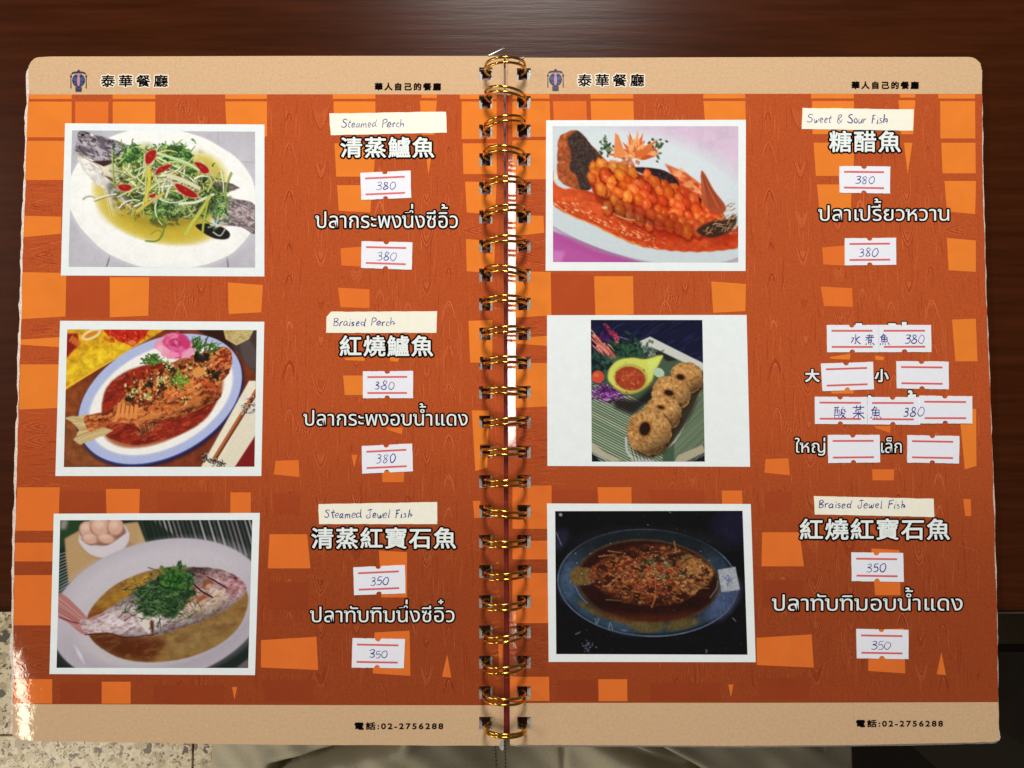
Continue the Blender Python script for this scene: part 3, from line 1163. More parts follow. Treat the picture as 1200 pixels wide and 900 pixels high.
def paint_steamed_perch():
    p = Paint(62, 62, 1118, 840, (192, 190, 200)); rg = np.random.default_rng(1)
    p.tex(0.04, 160, 3)
    for l in (((905, 60), (915, 200)), ((1040, 240), (1120, 246)), ((300, 760), (275, 845)), ((955, 740), (966, 845)), ((120, 60), (90, 200))):
        p.line(l, 9 if l[0][1] > 700 else 4, (128, 128, 142) if l[0][1] > 700 else (168, 166, 180))
    p.ell(598, 462, 545, 405, 8, (206, 205, 214), 30, wob=.004)
    p.ell(598, 452, 540, 398, 8, (246, 248, 244), 5, wob=.006, seed=2)
    p.ell(590, 470, 480, 330, 8, (250, 251, 248), 60)
    p.ell(590, 450, 392, 250, 14, (232, 222, 150), 30)
    p.ell(580, 455, 372, 232, 14, (218, 200, 92), 40)
    p.ell(570, 560, 300, 120, 12, (205, 178, 52), 60)
    p.ell(840, 300, 130, 90, 40, (222, 206, 96), 50)
    p.tex(0.02, 40, 4)
    # tail
    t = p.poly([(900, 430), (1000, 450), (1120, 488), (1120, 645), (1040, 610), (900, 590), (860, 500)], (150, 132, 134), 4)
    p.tex(0.22, 14, 5, t)
    for _ in range(500):
        x, y = rg.uniform(870, 1118), rg.uniform(440, 630)
        p.ell(x, y, 3.5, 2.5, 20, rc(rg, [(206, 196, 198), (96, 78, 84), (170, 152, 152)]), 2, .6, clip=t)
    p.mottle(t, (96, 80, 84), 18, .0, .7, 36, 18, 3); p.mottle(t, (196, 184, 186), 9, .18, .8, 37, 18, 1.5)
    p.poly([(890, 350), (980, 362), (1034, 388), (980, 408), (900, 420), (870, 390)], (112, 96, 92), 5)
    for _ in range(24):
        p.strand(rg, rg.uniform(900, 1000), rg.uniform(362, 410), rg.uniform(-5, 12), 60, 2.5, rc(rg, [(80, 62, 60), (150, 134, 128)]), .2, .7)
    p.poly([(780, 600), (850, 590), (930, 610), (975, 645), (960, 678), (890, 676), (820, 640)], (34, 30, 32), 4)
    p.poly([(870, 560), (960, 590), (900, 615), (860, 600)], (214, 210, 204), 6)
    # head
    hd = p.poly([(122, 66), (200, 84), (300, 112), (398, 152), (360, 200), (320, 228), (240, 236), (160, 215), (100, 180), (112, 130)], (140, 132, 142), 4, wob=1.5)
    p.poly([(120, 180), (180, 195), (300, 200), (330, 225), (240, 240), (150, 222)], (196, 188, 192), 8, clip=hd)
    for _ in range(260):
        p.strand(rg, rg.uniform(110, 390), rg.uniform(70, 235), rg.uniform(0, 40), rg.uniform(10, 36), 2.6, rc(rg, [(78, 70, 82), (190, 184, 192), (110, 100, 112)]), .4, .5, clip=hd)
    p.mottle(hd, (92, 82, 92), 20, .05, .8, 31, 25, 2.5); p.mottle(hd, (196, 188, 194), 16, .12, .7, 32, 25, 3); p.mottle(hd, (60, 52, 62), 10, .3, .8, 33, 25, 2)
    p.band(hd, [(110, 130), (240, 165), (380, 180)], 80, .4); p.band(t, [(880, 500), (1000, 535), (1120, 570)], 90, .45)
    p.ell(140, 88, 10, 8, 0, (40, 34, 44), 3); p.ell(192, 88, 12, 6, 20, (230, 230, 234), 2)
    p.line(((100, 178), (140, 188), (200, 214)), 5, (84, 60, 62))
    p.poly([(190, 236), (300, 232), (340, 240), (260, 268)], (62, 40, 38), 4)
    b = p.poly([(105, 190), (180, 240), (250, 290), (340, 380), (420, 450), (400, 480), (300, 420), (200, 350), (140, 280)], (216, 212, 206), 4, wob=1.2)
    p.mottle(b, (170, 160, 156), 22, .1, .7, 34, 40, 3); p.mottle(b, (244, 240, 234), 14, .1, .7, 35, 40, 2)
    p.tex(0.10, 20, 6, b)
    p.line(((108, 196), (190, 238), (240, 270), (256, 310)), 5, (180, 140, 120))
    p.poly([(240, 285), (330, 240), (420, 330), (400, 420), (330, 350)], (232, 224, 208), 6)
    p.poly([(262, 318), (300, 330), (352, 362), (330, 372)], (92, 58, 54), 4)
    for a in range(9):
        p.line(((300, 390 + a * 4), (340 + a * 10, 440 + a * 8), (400 + a * 2 - 40 * (a % 2), 470 + 10 * a)), 5, rc(rg, [(236, 232, 226), (150, 142, 140), (205, 200, 196)]), .8, 2)
    for a in range(10):
        p.line(((262 + a * 5, 400), (285 + a * 5, 480), (300 + a * 8, 560 - a * 3)), 6, rc(rg, [(228, 222, 206), (176, 166, 140), (240, 238, 226)]), .7, 2)
    # heap of shredded scallion and ginger
    p.ell(600, 360, 280, 190, 20, (168, 178, 100), 50, .9, wob=.05, seed=3)
    p.ell(560, 380, 190, 120, 20, (202, 200, 150), 60, .7)
    cols_l = [(214, 224, 150), (190, 208, 96), (232, 236, 200), (160, 186, 70), (222, 214, 120), (120, 154, 52)]
    cols_d = [(44, 96, 44), (70, 128, 52), (30, 72, 40), (98, 150, 60), (140, 180, 90)]
    for _ in range(430):
        a = rg.uniform(0, 2 * math.pi); r = math.sqrt(rg.random())
        x = 600 + 270 * r * math.cos(a) * math.cos(.35) - 170 * r * math.sin(a) * math.sin(.35)
        y = 372 + 270 * r * math.cos(a) * math.sin(.35) + 170 * r * math.sin(a) * math.cos(.35)
        c_ = rc(rg, cols_l + cols_l + cols_d[:3]); q_ = (x, y, rg.uniform(-70, 120), rg.uniform(30, 130), rg.uniform(5, 11), rg.normal(0, .9))
        p.strand(rg, q_[0] + 3, q_[1] + 5, q_[2], q_[3], q_[4] + 3, c_ * .45, q_[5], .6, 4)
        p.strand(rg, *q_[:5], c_, q_[5], .92, rg.uniform(2, 6))
    for (cx, cy, rx, ry, n) in ((600, 200, 90, 50, 90), (420, 200, 90, 60, 80), (620, 500, 90, 80, 120), (700, 190, 70, 45, 70), (900, 480, 70, 110, 110), (670, 250, 110, 50, 60)):
        for _ in range(n):
            x, y = rg.normal(cx, rx * .5), rg.normal(cy, ry * .5)
            p.strand(rg, x, y, rg.uniform(-90, 90), rg.uniform(20, 60), rg.uniform(6, 14), rc(rg, cols_d + [(176, 206, 120)]), rg.normal(0, 1.4), .9, 4)
    for (x, y, r_) in ((400, 230, 22), (660, 165, 20), (740, 205, 24), (630, 180, 14), (440, 180, 22), (690, 160, 16)):
        p.ell(x, y, r_, r_ * .8, 20, (38, 88, 44), 4); p.ell(x - 4, y - 4, r_ * .5, r_ * .3, 30, (96, 148, 84), 6, .8)
    hp = blur(((((p.X - 610) / 330) ** 2 + ((p.Y - 380) / 235) ** 2) < 1).astype(float), 10)
    p.mottle(hp, (52, 60, 26), 34, .1, .55, 38, 20, 1.5, .35); p.shade(hp, 600, 350, 300, .2, .8, .25, .10)
    for _ in range(46):
        x, y = rg.normal(600, 150), rg.normal(370, 90)
        c_ = rc(rg, [(226, 234, 190), (206, 220, 140), (238, 240, 214), (172, 196, 90), (216, 200, 110)])
        q_ = (rg.uniform(-60, 130), rg.uniform(90, 190), rg.uniform(7, 12), rg.normal(0, .9))
        p.strand(rg, x + 3, y + 6, q_[0], q_[1], q_[2] + 3, c_ * .4, q_[3], .5, 5); p.strand(rg, x, y, q_[0], q_[1], q_[2], c_, q_[3], .95, 5)
    # long bold strips
    for pts, wd, c in (
        (((515, 280), (518, 350), (505, 420), (500, 470)), 20, (226, 206, 60)),
        (((450, 520), (520, 470), (600, 420)), 18, (214, 190, 84)),
        (((690, 478), (780, 470), (850, 440), (882, 425)), 15, (224, 238, 200)),
        (((725, 650), (760, 590), (810, 520), (860, 440)), 22, (196, 200, 80)),
        (((490, 200), (500, 300), (496, 400)), 9, (206, 218, 140)),
        (((590, 250), (680, 240), (760, 270), (830, 300), (870, 350), (850, 410)), 9, (196, 214, 120)),
        (((370, 270), (440, 330), (470, 270)), 7, (222, 230, 170)),
        (((560, 190), (640, 215), (740, 250), (800, 290)), 14, (206, 228, 170)),
        (((340, 440), (420, 400), (480, 380)), 8, (216, 222, 160)),
        (((820, 640), (830, 560), (850, 470)), 12, (170, 190, 70)),
        (((612, 440), (630, 390), (650, 360)), 12, (220, 230, 190)),
        (((630, 320), (720, 350), (800, 390)), 26, (226, 218, 178)),
        (((520, 500), (560, 560), (600, 580), (596, 650), (560, 690), (500, 690)), 8, (110, 150, 50)),
        (((530, 650), (560, 630), (590, 640), (580, 670)), 6, (150, 170, 60)),
        (((880, 640), (920, 660), (950, 620)), 5, (214, 214, 190)),
    ):
        p.line(pts, wd + 3, np.array(c) * .72, .6); p.line(pts, wd, c, .95, wd * .7)
    for pts in ([(500, 250), (498, 200), (530, 176), (556, 178), (552, 215), (525, 248)], [(552, 306), (580, 270), (648, 256), (610, 290), (560, 312)],
                [(774, 246), (806, 246), (846, 270), (856, 300), (822, 306), (800, 280)], [(340, 378), (380, 368), (420, 382), (400, 406), (360, 404)],
                [(664, 368), (700, 372), (770, 410), (792, 440), (744, 440), (690, 410)], [(520, 430), (556, 420), (548, 440), (524, 444)]):
        q = np.array(pts, float); c = q.mean(0)
        p.poly(c + (q - c) * 1.14, (226, 160, 140), 3, smooth=True); p.poly(pts, (168, 26, 22), 3, smooth=True)
        p.ell(c[0] - 4, c[1] - 5, 10, 3, 30, (214, 84, 76), 4, .7)
    p.tex(0.025, 8, 9)
    return p


def paint_braised_perch():
    p = Paint(52, 76, 1122, 840, (124, 52, 26)); rg = np.random.default_rng(2)
    p.poly([(50, 560), (140, 540), (420, 840), (50, 842)], (138, 74, 36), 30)
    p.poly([(50, 420), (220, 360), (120, 540), (50, 560)], (150, 72, 32), 20)
    p.tex(0.16, 30, 3)
    # yellow cloth with red figures
    c = p.poly([(50, 60), (640, 60), (560, 110), (300, 260), (64, 412), (50, 412)], (226, 168, 24), 4)
    p.poly([(64, 300), (180, 200), (430, 140), (420, 190), (66, 370)], (244, 196, 30), 20, clip=c)
    p.tex(0.18, 26, 5, c)
    p.poly([(262, 60), (540, 60), (500, 120), (440, 170), (380, 150), (300, 112)], (196, 34, 22), 6, wob=2)
    for _ in range(120):
        p.ell(rg.uniform(270, 530), rg.uniform(60, 150), rg.uniform(4, 12), 4, rg.uniform(0, 90), rc(rg, [(226, 70, 30), (160, 20, 16), (240, 130, 40)]), 3, .5, clip=c)
    p.poly([(60, 100), (130, 98), (140, 160), (100, 200), (62, 240)], (150, 28, 22), 8)
    for k in range(4):
        p.ell(96 + k * 14, 128 + k * 10, 9, 22, 30, (226, 120, 40), 3, .8)
    p.ell(206, 104, 58, 26, -24, (236, 222, 160), 4); p.ell(206, 104, 42, 13, -24, (224, 130, 30), 6); p.ell(432, 150, 22, 15, 0, (230, 120, 60), 5)
    p.line(((50, 408), (300, 262), (420, 190)), 6, (250, 214, 60), .8)
    # things behind the plate
    p.poly([(760, 60), (940, 60), (1010, 200), (900, 150)], (52, 26, 18), 12)
    p.poly([(1000, 60), (1124, 60), (1124, 330), (1060, 260), (980, 160)], (70, 54, 50), 12)
    p.ell(1080, 210, 40, 90, -20, (86, 74, 74), 10)
    bw = p.mask([(935, 70), (1110, 70), (1080, 130), (1010, 165), (950, 130)], 3)
    p.mix((slice(None), slice(None)), bw, (206, 184, 122))
    for k in range(40):
        p.strand(rg, rg.uniform(940, 1100), rg.uniform(78, 158), rg.uniform(-30, 60), 26, 3, (150, 124, 66), 1.5, .6, clip=bw)
    # plate
    p.ell(592, 478, 492, 326, -28, (40, 26, 60), 20, .9)
    p.ell(586, 468, 487, 321, -28, (52, 62, 150), 4)
    p.ell(586, 462, 485, 318, -28, (178, 190, 232), 4)
    p.ell(590, 462, 436, 275, -28, (200, 208, 236), 10)
    p.ell(590, 462, 428, 268, -28, (248, 246, 240), 5)
    p.ell(600, 490, 368, 196, -28, (176, 96, 60), 12, .9)
    s_ = p.mask([(262, 520), (290, 400), (380, 320), (500, 275), (640, 260), (880, 330), (905, 440), (850, 560), (720, 650), (560, 700), (440, 718), (330, 690), (270, 640)], 8)
    p.mix((slice(None), slice(None)), s_, (150, 40, 22))
    p.tex(0.18, 24, 7, s_)
    p.mottle(s_, (104, 22, 12), 40, .1, .6, 44, -20, 3); p.mottle(s_, (206, 90, 56), 12, .38, .6, 45, -20, 4)
    for _ in range(90):
        p.strand(rg, rg.uniform(300, 850), rg.uniform(560, 700), rg.uniform(-30, 10), rg.uniform(20, 70), 3, rc(rg, [(196, 78, 46), (110, 22, 14)]), 1, .5, clip=s_)
    # chopsticks and napkin
    p.poly([(930, 700), (1124, 440), (1124, 660), (1000, 842), (900, 842)], (232, 224, 200), 4)
    p.poly([(1000, 842), (1124, 650), (1124, 842)], (134, 26, 28), 4)
    p.poly([(812, 842), (1080, 362), (1118, 362), (1118, 420), (900, 842)], (240, 232, 208), 4)
    p.line(((886, 800), (1120, 420)), 26, (140, 66, 30)); p.line(((880, 800), (1112, 420)), 10, (196, 110, 60)); p.line(((900, 796), (1122, 440)), 4, (90, 36, 18))
    for _ in range(50):
        p.strand(rg, rg.uniform(1030, 1110), rg.uniform(440, 545), rg.uniform(0, 180), 20, 4, rc(rg, [(30, 34, 60), (220, 214, 200)], 6), 2, .8)
    for _ in range(60):
        t = rg.random(); p.strand(rg, 820 + 130 * t, 785 + 50 * t + rg.normal(0, 10), rg.uniform(0, 180), 22, 5, rc(rg, [(40, 36, 40), (200, 190, 170), (70, 50, 44)]), 2, .85)
    # tail
    t = p.poly([(60, 565), (180, 548), (245, 600), (330, 640), (150, 716), (105, 690), (140, 630)], (206, 180, 122), 4, wob=2.5, smooth=False)
    for k in range(46):
        y0 = rg.uniform(560, 700); p.line(((rg.uniform(80, 150), y0), (300, 605 + rg.normal(0, 10))), 2.5, rc(rg, [(170, 130, 70), (240, 220, 170)]), .6, clip=t)
    # body
    B = [(170, 560), (300, 530), (360, 480), (440, 400), (520, 335), (700, 240), (880, 190), (950, 175), (985, 215), (975, 300), (925, 380), (925, 450), (820, 510), (700, 560), (600, 580), (520, 650), (460, 670), (450, 610), (330, 600), (200, 640)]
    b = p.poly(B, (176, 84, 38), 4, wob=2)
    p.poly([(180, 560), (330, 520), (340, 570), (200, 636)], (140, 58, 26), 10, clip=b)
    p.ell(700, 430, 250, 110, -22, (200, 100, 40), 50, .8, clip=b)
    p.poly([(880, 190), (960, 176), (985, 220), (970, 330), (900, 350), (870, 260)], (150, 48, 22), 12, clip=b)
    tones = [(226, 130, 60), (190, 80, 34), (150, 50, 22), (238, 160, 90), (110, 36, 18), (206, 104, 44), (90, 30, 18)]
    for _ in range(900):
        x, y = rg.uniform(180, 980), rg.uniform(180, 670)
        p.ell(x, y, rg.uniform(5, 22), rg.uniform(3, 9), rg.uniform(-80, 30), rc(rg, tones), 4, rg.uniform(.3, .75), wob=.08, seed=x, clip=b)
    p.mottle(b, (86, 28, 12), 26, .12, .75, 41, -25, 2.2); p.mottle(b, (232, 140, 66), 18, .16, .7, 42, -25, 2.5); p.mottle(b, (246, 186, 120), 9, .42, .4, 43, -25, 2)
    for k in range(5):   # cut flesh
        x = 350 + 24 * k
        p.poly([(x, 480 + 3 * k), (x + 20, 484 + 3 * k), (x + 12, 566 + 3 * k), (x - 10, 560 + 3 * k)], (224, 136, 66), 5); p.line(((x, 484), (x - 8, 540)), 4, (120, 46, 20), .8)
    for k in range(7):
        x = 820 + 14 * k; p.line(((x - 30, 350 + 4 * k), (x + 12, 396 + 5 * k), (x + 10, 440 + 2 * k)), 8, (196 + 4 * k, 84, 40), .8, 3)
    for k in range(8):
        p.line(((460 + k * 12, 600), (480 + 9 * k, 640), (470 + 12 * k, 668 - 6 * k)), 6, rc(rg, [(150, 70, 40), (204, 120, 76)]), .9, 2)
    p.band(b, [(200, 600), (450, 520), (680, 420), (900, 290), (960, 240)], 150, .45)
    # chopped topping
    for _ in range(420):
        t_ = rg.random(); x = 400 + 470 * t_ + rg.normal(0, 26); y = 440 - 170 * t_ + rg.normal(0, 40)
        p.ell(x, y, rg.uniform(4, 15), rg.uniform(3, 8), rg.uniform(0, 180), rc(rg, tones + [(46, 34, 26), (60, 40, 28), (230, 214, 140), (86, 110, 50), (226, 150, 80)]), 3, .85, wob=.08, seed=x)
    for (x, y, r_) in ((800, 225, 46), (640, 290, 30), (530, 385, 26), (600, 395, 28), (890, 330, 34), (415, 460, 22)):
        for _ in range(14):
            p.ell(rg.normal(x, r_ * .5), rg.normal(y, r_ * .35), r_ * .4, r_ * .22, rg.uniform(0, 180), rc(rg, [(30, 24, 22), (52, 38, 28), (22, 26, 20)], 5), 3, .9)
    for (x, y, n) in ((640, 275, 14), (590, 360, 16), (450, 425, 18), (510, 445, 18), (690, 360, 10), (730, 470, 8)):
        for _ in range(n):
            p.ell(rg.normal(x, 16), rg.normal(y, 13), rg.uniform(4, 8), rg.uniform(3, 5), rg.uniform(0, 180), rc(rg, [(238, 226, 170), (214, 206, 110), (120, 150, 60)]), 2, .95)
    p.poly([(760, 310), (800, 280), (840, 300), (820, 335), (780, 345)], (226, 150, 70), 5)
    # parsley
    for (x, y, a, n) in ((540, 245, 0, 70), (800, 160, -60, 60), (880, 170, -20, 26), (700, 360, 40, 40)):
        for _ in range(n):
            xx, yy = rg.normal(x, 26 if n > 30 else 18), rg.normal(y, 18)
            p.strand(rg, xx, yy, a + rg.normal(0, 30), rg.uniform(14, 44), rg.uniform(5, 12), rc(rg, [(70, 112, 36), (40, 76, 26), (112, 150, 60)] if n != 40 else [(130, 170, 50), (90, 130, 40)]), rg.normal(0, .8), .9, 3)
    p.line(((480, 240), (560, 250), (620, 262)), 7, (80, 120, 44)); p.line(((688, 290), (690, 350), (720, 380)), 9, (120, 160, 50))
    # rose
    p.ell(665, 175, 108, 64, 10, (236, 150, 180), 8, .95, wob=.07, seed=2)
    p.ell(672, 165, 72, 70, 0, (214, 60, 120), 8, wob=.06, seed=5)
    for (x, y, rx, ry, a, cc) in ((640, 140, 34, 46, 20, (226, 84, 142)), (720, 150, 34, 46, -20, (206, 52, 112)), (672, 195, 60, 30, 0, (232, 96, 152)), (672, 150, 30, 26, 0, (180, 24, 84)), (676, 148, 16, 12, 30, (232, 110, 160)),
                                    (605, 190, 40, 22, 30, (244, 176, 200)), (745, 205, 44, 20, -24, (240, 160, 190)), (650, 215, 44, 16, 8, (246, 150, 186)), (660, 112, 30, 16, 0, (240, 130, 170))):
        p.ell(x, y, rx, ry, a, cc, 6, .85, wob=.05, seed=x)
    for k in range(16):
        a = k * .7; p.strand(rg, 672 + 3 * k * math.cos(a), 158 + 3 * k * math.sin(a), R(0) + a * 57 + 90, 34, 3, (150, 16, 70) if k % 2 else (250, 190, 214), 1.4, .55)
    p.tex(0.03, 7, 9)
    return p


def paint_steamed_jewel():
    p = Paint(46, 60, 1092, 850, (30, 40, 36)); rg = np.random.default_rng(3)
    # striped cloth
    for k in range(34):
        x = 470 + k * 24
        p.line(((x, 50), (x + 60, 250)), 9, rc(rg, [(168, 160, 168), (120, 112, 118), (60, 66, 62)], 8), .85, 13)
    p.poly([(460, 50), (540, 50), (700, 160), (520, 190)], (24, 40, 32), 10, .85)
    for k in range(16):
        p.line(((44, 250 + 18 * k), (200, 200 + 14 * k)), 5, (150, 168, 160), .8)
    p.poly([(44, 60), (180, 60), (180, 130), (60, 220), (44, 240)], (40, 66, 38), 14)
    p.poly([(70, 60), (110, 62), (96, 110), (66, 110)], (150, 140, 138), 14)
    bm = p.poly([(90, 160), (180, 110), (480, 70), (530, 200), (110, 400), (96, 260)], (196, 160, 112), 8)
    for k in range(26):
        p.line(((92, 150 + 12 * k), (480, 40 + 12 * k)), 3, (150, 112, 70), .45, clip=bm)
    p.poly([(180, 200), (430, 180), (480, 200), (300, 290)], (140, 104, 70), 20, .6, clip=bm)
    p.ell(300, 150, 134, 104, 0, (206, 198, 206), 6); p.ell(296, 128, 120, 70, 0, (150, 104, 90), 8)
    for (x, y, rx, ry) in ((210, 110, 44, 46), (280, 95, 56, 52), (360, 96, 44, 50), (225, 160, 46, 32), (310, 160, 50, 28)):
        p.ell(x, y + 4, rx, ry, 10, (140, 90, 74), 8); p.ell(x, y, rx * .95, ry * .93, 10, (216, 168, 146), 14); p.ell(x - 8, y - 12, rx * .5, ry * .4, 0, (236, 200, 180), 20, .8)
    p.poly([(164, 160), (230, 200), (320, 196), (420, 130), (430, 150), (390, 220), (320, 262), (240, 250), (185, 205)], (214, 206, 214), 6)
    # plate
    p.ell(590, 560, 590, 372, -14, (60, 52, 56), 30, .8)
    p.ell(590, 545, 585, 372, -14, (188, 180, 192), 8)
    p.ell(580, 470, 520, 270, -14, (202, 196, 206), 90)
    p.ell(640, 610, 520, 280, -14, (176, 168, 182), 70, .7)
    p.ell(610, 560, 480, 270, -16, (204, 196, 202), 40, .8)
    s_ = p.mask([(205, 600), (240, 520), (340, 420), (480, 350), (640, 312), (820, 320), (980, 370), (1060, 440), (1062, 530), (1010, 640), (900, 730), (740, 795), (560, 818), (400, 800), (280, 740), (215, 670)], 6)
    p.mix((slice(None), slice(None)), s_, (146, 104, 52))
    p.poly([(205, 640), (500, 690), (640, 700), (560, 815), (380, 800), (240, 720)], (96, 40, 16), 40, clip=s_)
    p.poly([(640, 680), (1000, 560), (1010, 640), (880, 740), (640, 800)], (152, 118, 66), 40, clip=s_)
    p.poly([(240, 520), (340, 420), (560, 330), (500, 450), (300, 560)], (174, 124, 40), 30, clip=s_)
    p.ell(240, 580, 70, 40, -40, (150, 66, 20), 30, .8, clip=s_)
    p.tex(0.10, 28, 4, s_)
    for _ in range(30):
        p.ell(rg.uniform(300, 560), rg.uniform(340, 480), rg.uniform(3, 10), 4, 0, (226, 190, 90), 4, .5, clip=s_)
    p.mottle(s_, (180, 144, 78), 20, .15, .3, 56, -15, 3, .6); p.mottle(s_, (96, 54, 24), 60, .0, .35, 57, -15, 2, .7)
    # tail
    t = p.poly([(56, 470), (90, 462), (200, 570), (230, 640), (190, 672), (110, 610), (56, 570)], (186, 120, 116), 5)
    for k in range(30):
        p.line(((58, 470 + 4 * k), (210, 600 + 2 * k)), 3, rc(rg, [(150, 84, 84), (214, 156, 148)]), .5, clip=t)
    p.line(((60, 578), (120, 600), (160, 612)), 8, (110, 50, 50), .8)
    # fish
    B = [(170, 600), (240, 580), (330, 530), (440, 460), (560, 380), (700, 330), (780, 312), (900, 320), (1000, 355), (1052, 400), (1050, 450), (960, 530), (840, 590), (700, 640), (620, 665), (520, 680), (420, 684), (300, 660), (210, 668)]
    b = p.poly(B, (196, 178, 178), 4, wob=2)
    p.ell(470, 610, 190, 60, 6, (222, 210, 218), 30, .8, clip=b)
    p.ell(800, 500, 170, 80, -14, (206, 176, 140), 40, .8, clip=b)
    hm = p.poly([(770, 312), (900, 320), (1000, 352), (1054, 400), (1050, 450), (980, 490), (930, 410), (780, 360)], (176, 124, 128), 10, clip=b)
    for _ in range(700):
        x, y = rg.uniform(170, 1050), rg.uniform(310, 690)
        cs = [(150, 100, 106), (120, 66, 80), (214, 176, 176)] if (x > 760 and y < 470) or y < 600 - (x - 200) * .55 or x < 260 else [(230, 220, 222), (168, 140, 130), (206, 186, 170)]
        p.ell(x, y, rg.uniform(4, 16), rg.uniform(2, 5), rg.uniform(-50, 10), rc(rg, cs, 20), 3, rg.uniform(.45, .95), clip=b)
    p.mottle(b, (150, 108, 112), 30, -.05, .55, 51, -22, 3, .5); p.mottle(b, (120, 70, 82), 9, .15, .5, 52, -22, 2.5, .35); p.mottle(b, (232, 222, 222), 14, .1, .5, 53, -22, 2, .4)
    p.mottle(hm, (210, 170, 168), 12, .05, .5, 54, 20, 2, .4); p.mottle(hm, (120, 66, 78), 12, .15, .5, 55, 20, 2, .4)
    p.band(b, [(170, 630), (440, 590), (700, 520), (900, 430), (1050, 400)], 105, .55)
    for (x, y, rx, ry) in ((760, 450, 34, 40), (850, 400, 30, 26), (820, 480, 40, 16), (740, 500, 30, 20)):
        p.ell(x, y, rx, ry, -30, (142, 74, 40), 14, .85, wob=.1, seed=x)
        p.ell(x + 8, y + 12, rx * .6, ry * .4, -30, (226, 196, 160), 8, .7)
    p.line(((775, 400), (820, 440), (878, 472)), 9, (50, 26, 20)); p.line(((830, 345), (900, 390), (950, 420)), 8, (70, 34, 36)); p.line(((840, 352), (910, 384), (960, 400)), 4, (226, 190, 190), .7)
    p.ell(1000, 370, 12, 8, 20, (90, 50, 60), 3)
    p.line(((200, 672), (320, 664), (420, 686), (560, 672)), 7, (70, 26, 14), .8)
    p.poly([(470, 560), (560, 560), (580, 600), (540, 670), (490, 620)], (226, 214, 206), 6)
    p.poly([(545, 600), (560, 596), (566, 640), (556, 668), (548, 640)], (90, 40, 30), 8, smooth=True)
    # herbs
    p.ell(620, 470, 150, 105, -16, (26, 52, 28), 16, .95, wob=.10, seed=4)
    for _ in range(420):
        x, y = rg.normal(610, 78), rg.normal(480, 55)
        p.strand(rg, x, y, rg.uniform(-70, 70), rg.uniform(20, 80), rg.uniform(3, 7), rc(rg, [(26, 58, 30), (46, 84, 40), (16, 36, 22), (84, 120, 66), (60, 96, 48), (120, 142, 96)], 8), rg.normal(0, 1), .85, 2)
    for _ in range(150):
        x, y = rg.normal(680, 42), rg.normal(380, 30)
        p.ell(x, y, rg.uniform(8, 18), rg.uniform(5, 10), rg.uniform(0, 180), rc(rg, [(36, 86, 32), (24, 60, 26), (70, 124, 50)], 8), 3, .9, wob=.15, seed=x)
    for pts in (((380, 580), (430, 530), (500, 500)), ((700, 500), (690, 560), (650, 600)), ((590, 560), (600, 620), (600, 660)), ((660, 590), (700, 540), (720, 500)), ((720, 420), (780, 400), (830, 380)), ((510, 390), (560, 410), (640, 440))):
        p.line(pts, 6, (66, 100, 50), .95, 3)
    p.ell(170, 780, 8, 40, -28, (236, 230, 236), 12, .8)
    p.poly([(1000, 850), (1092, 780), (1092, 850)], (110, 96, 104), 8)
    p.tex(0.02, 8, 9)
    return p


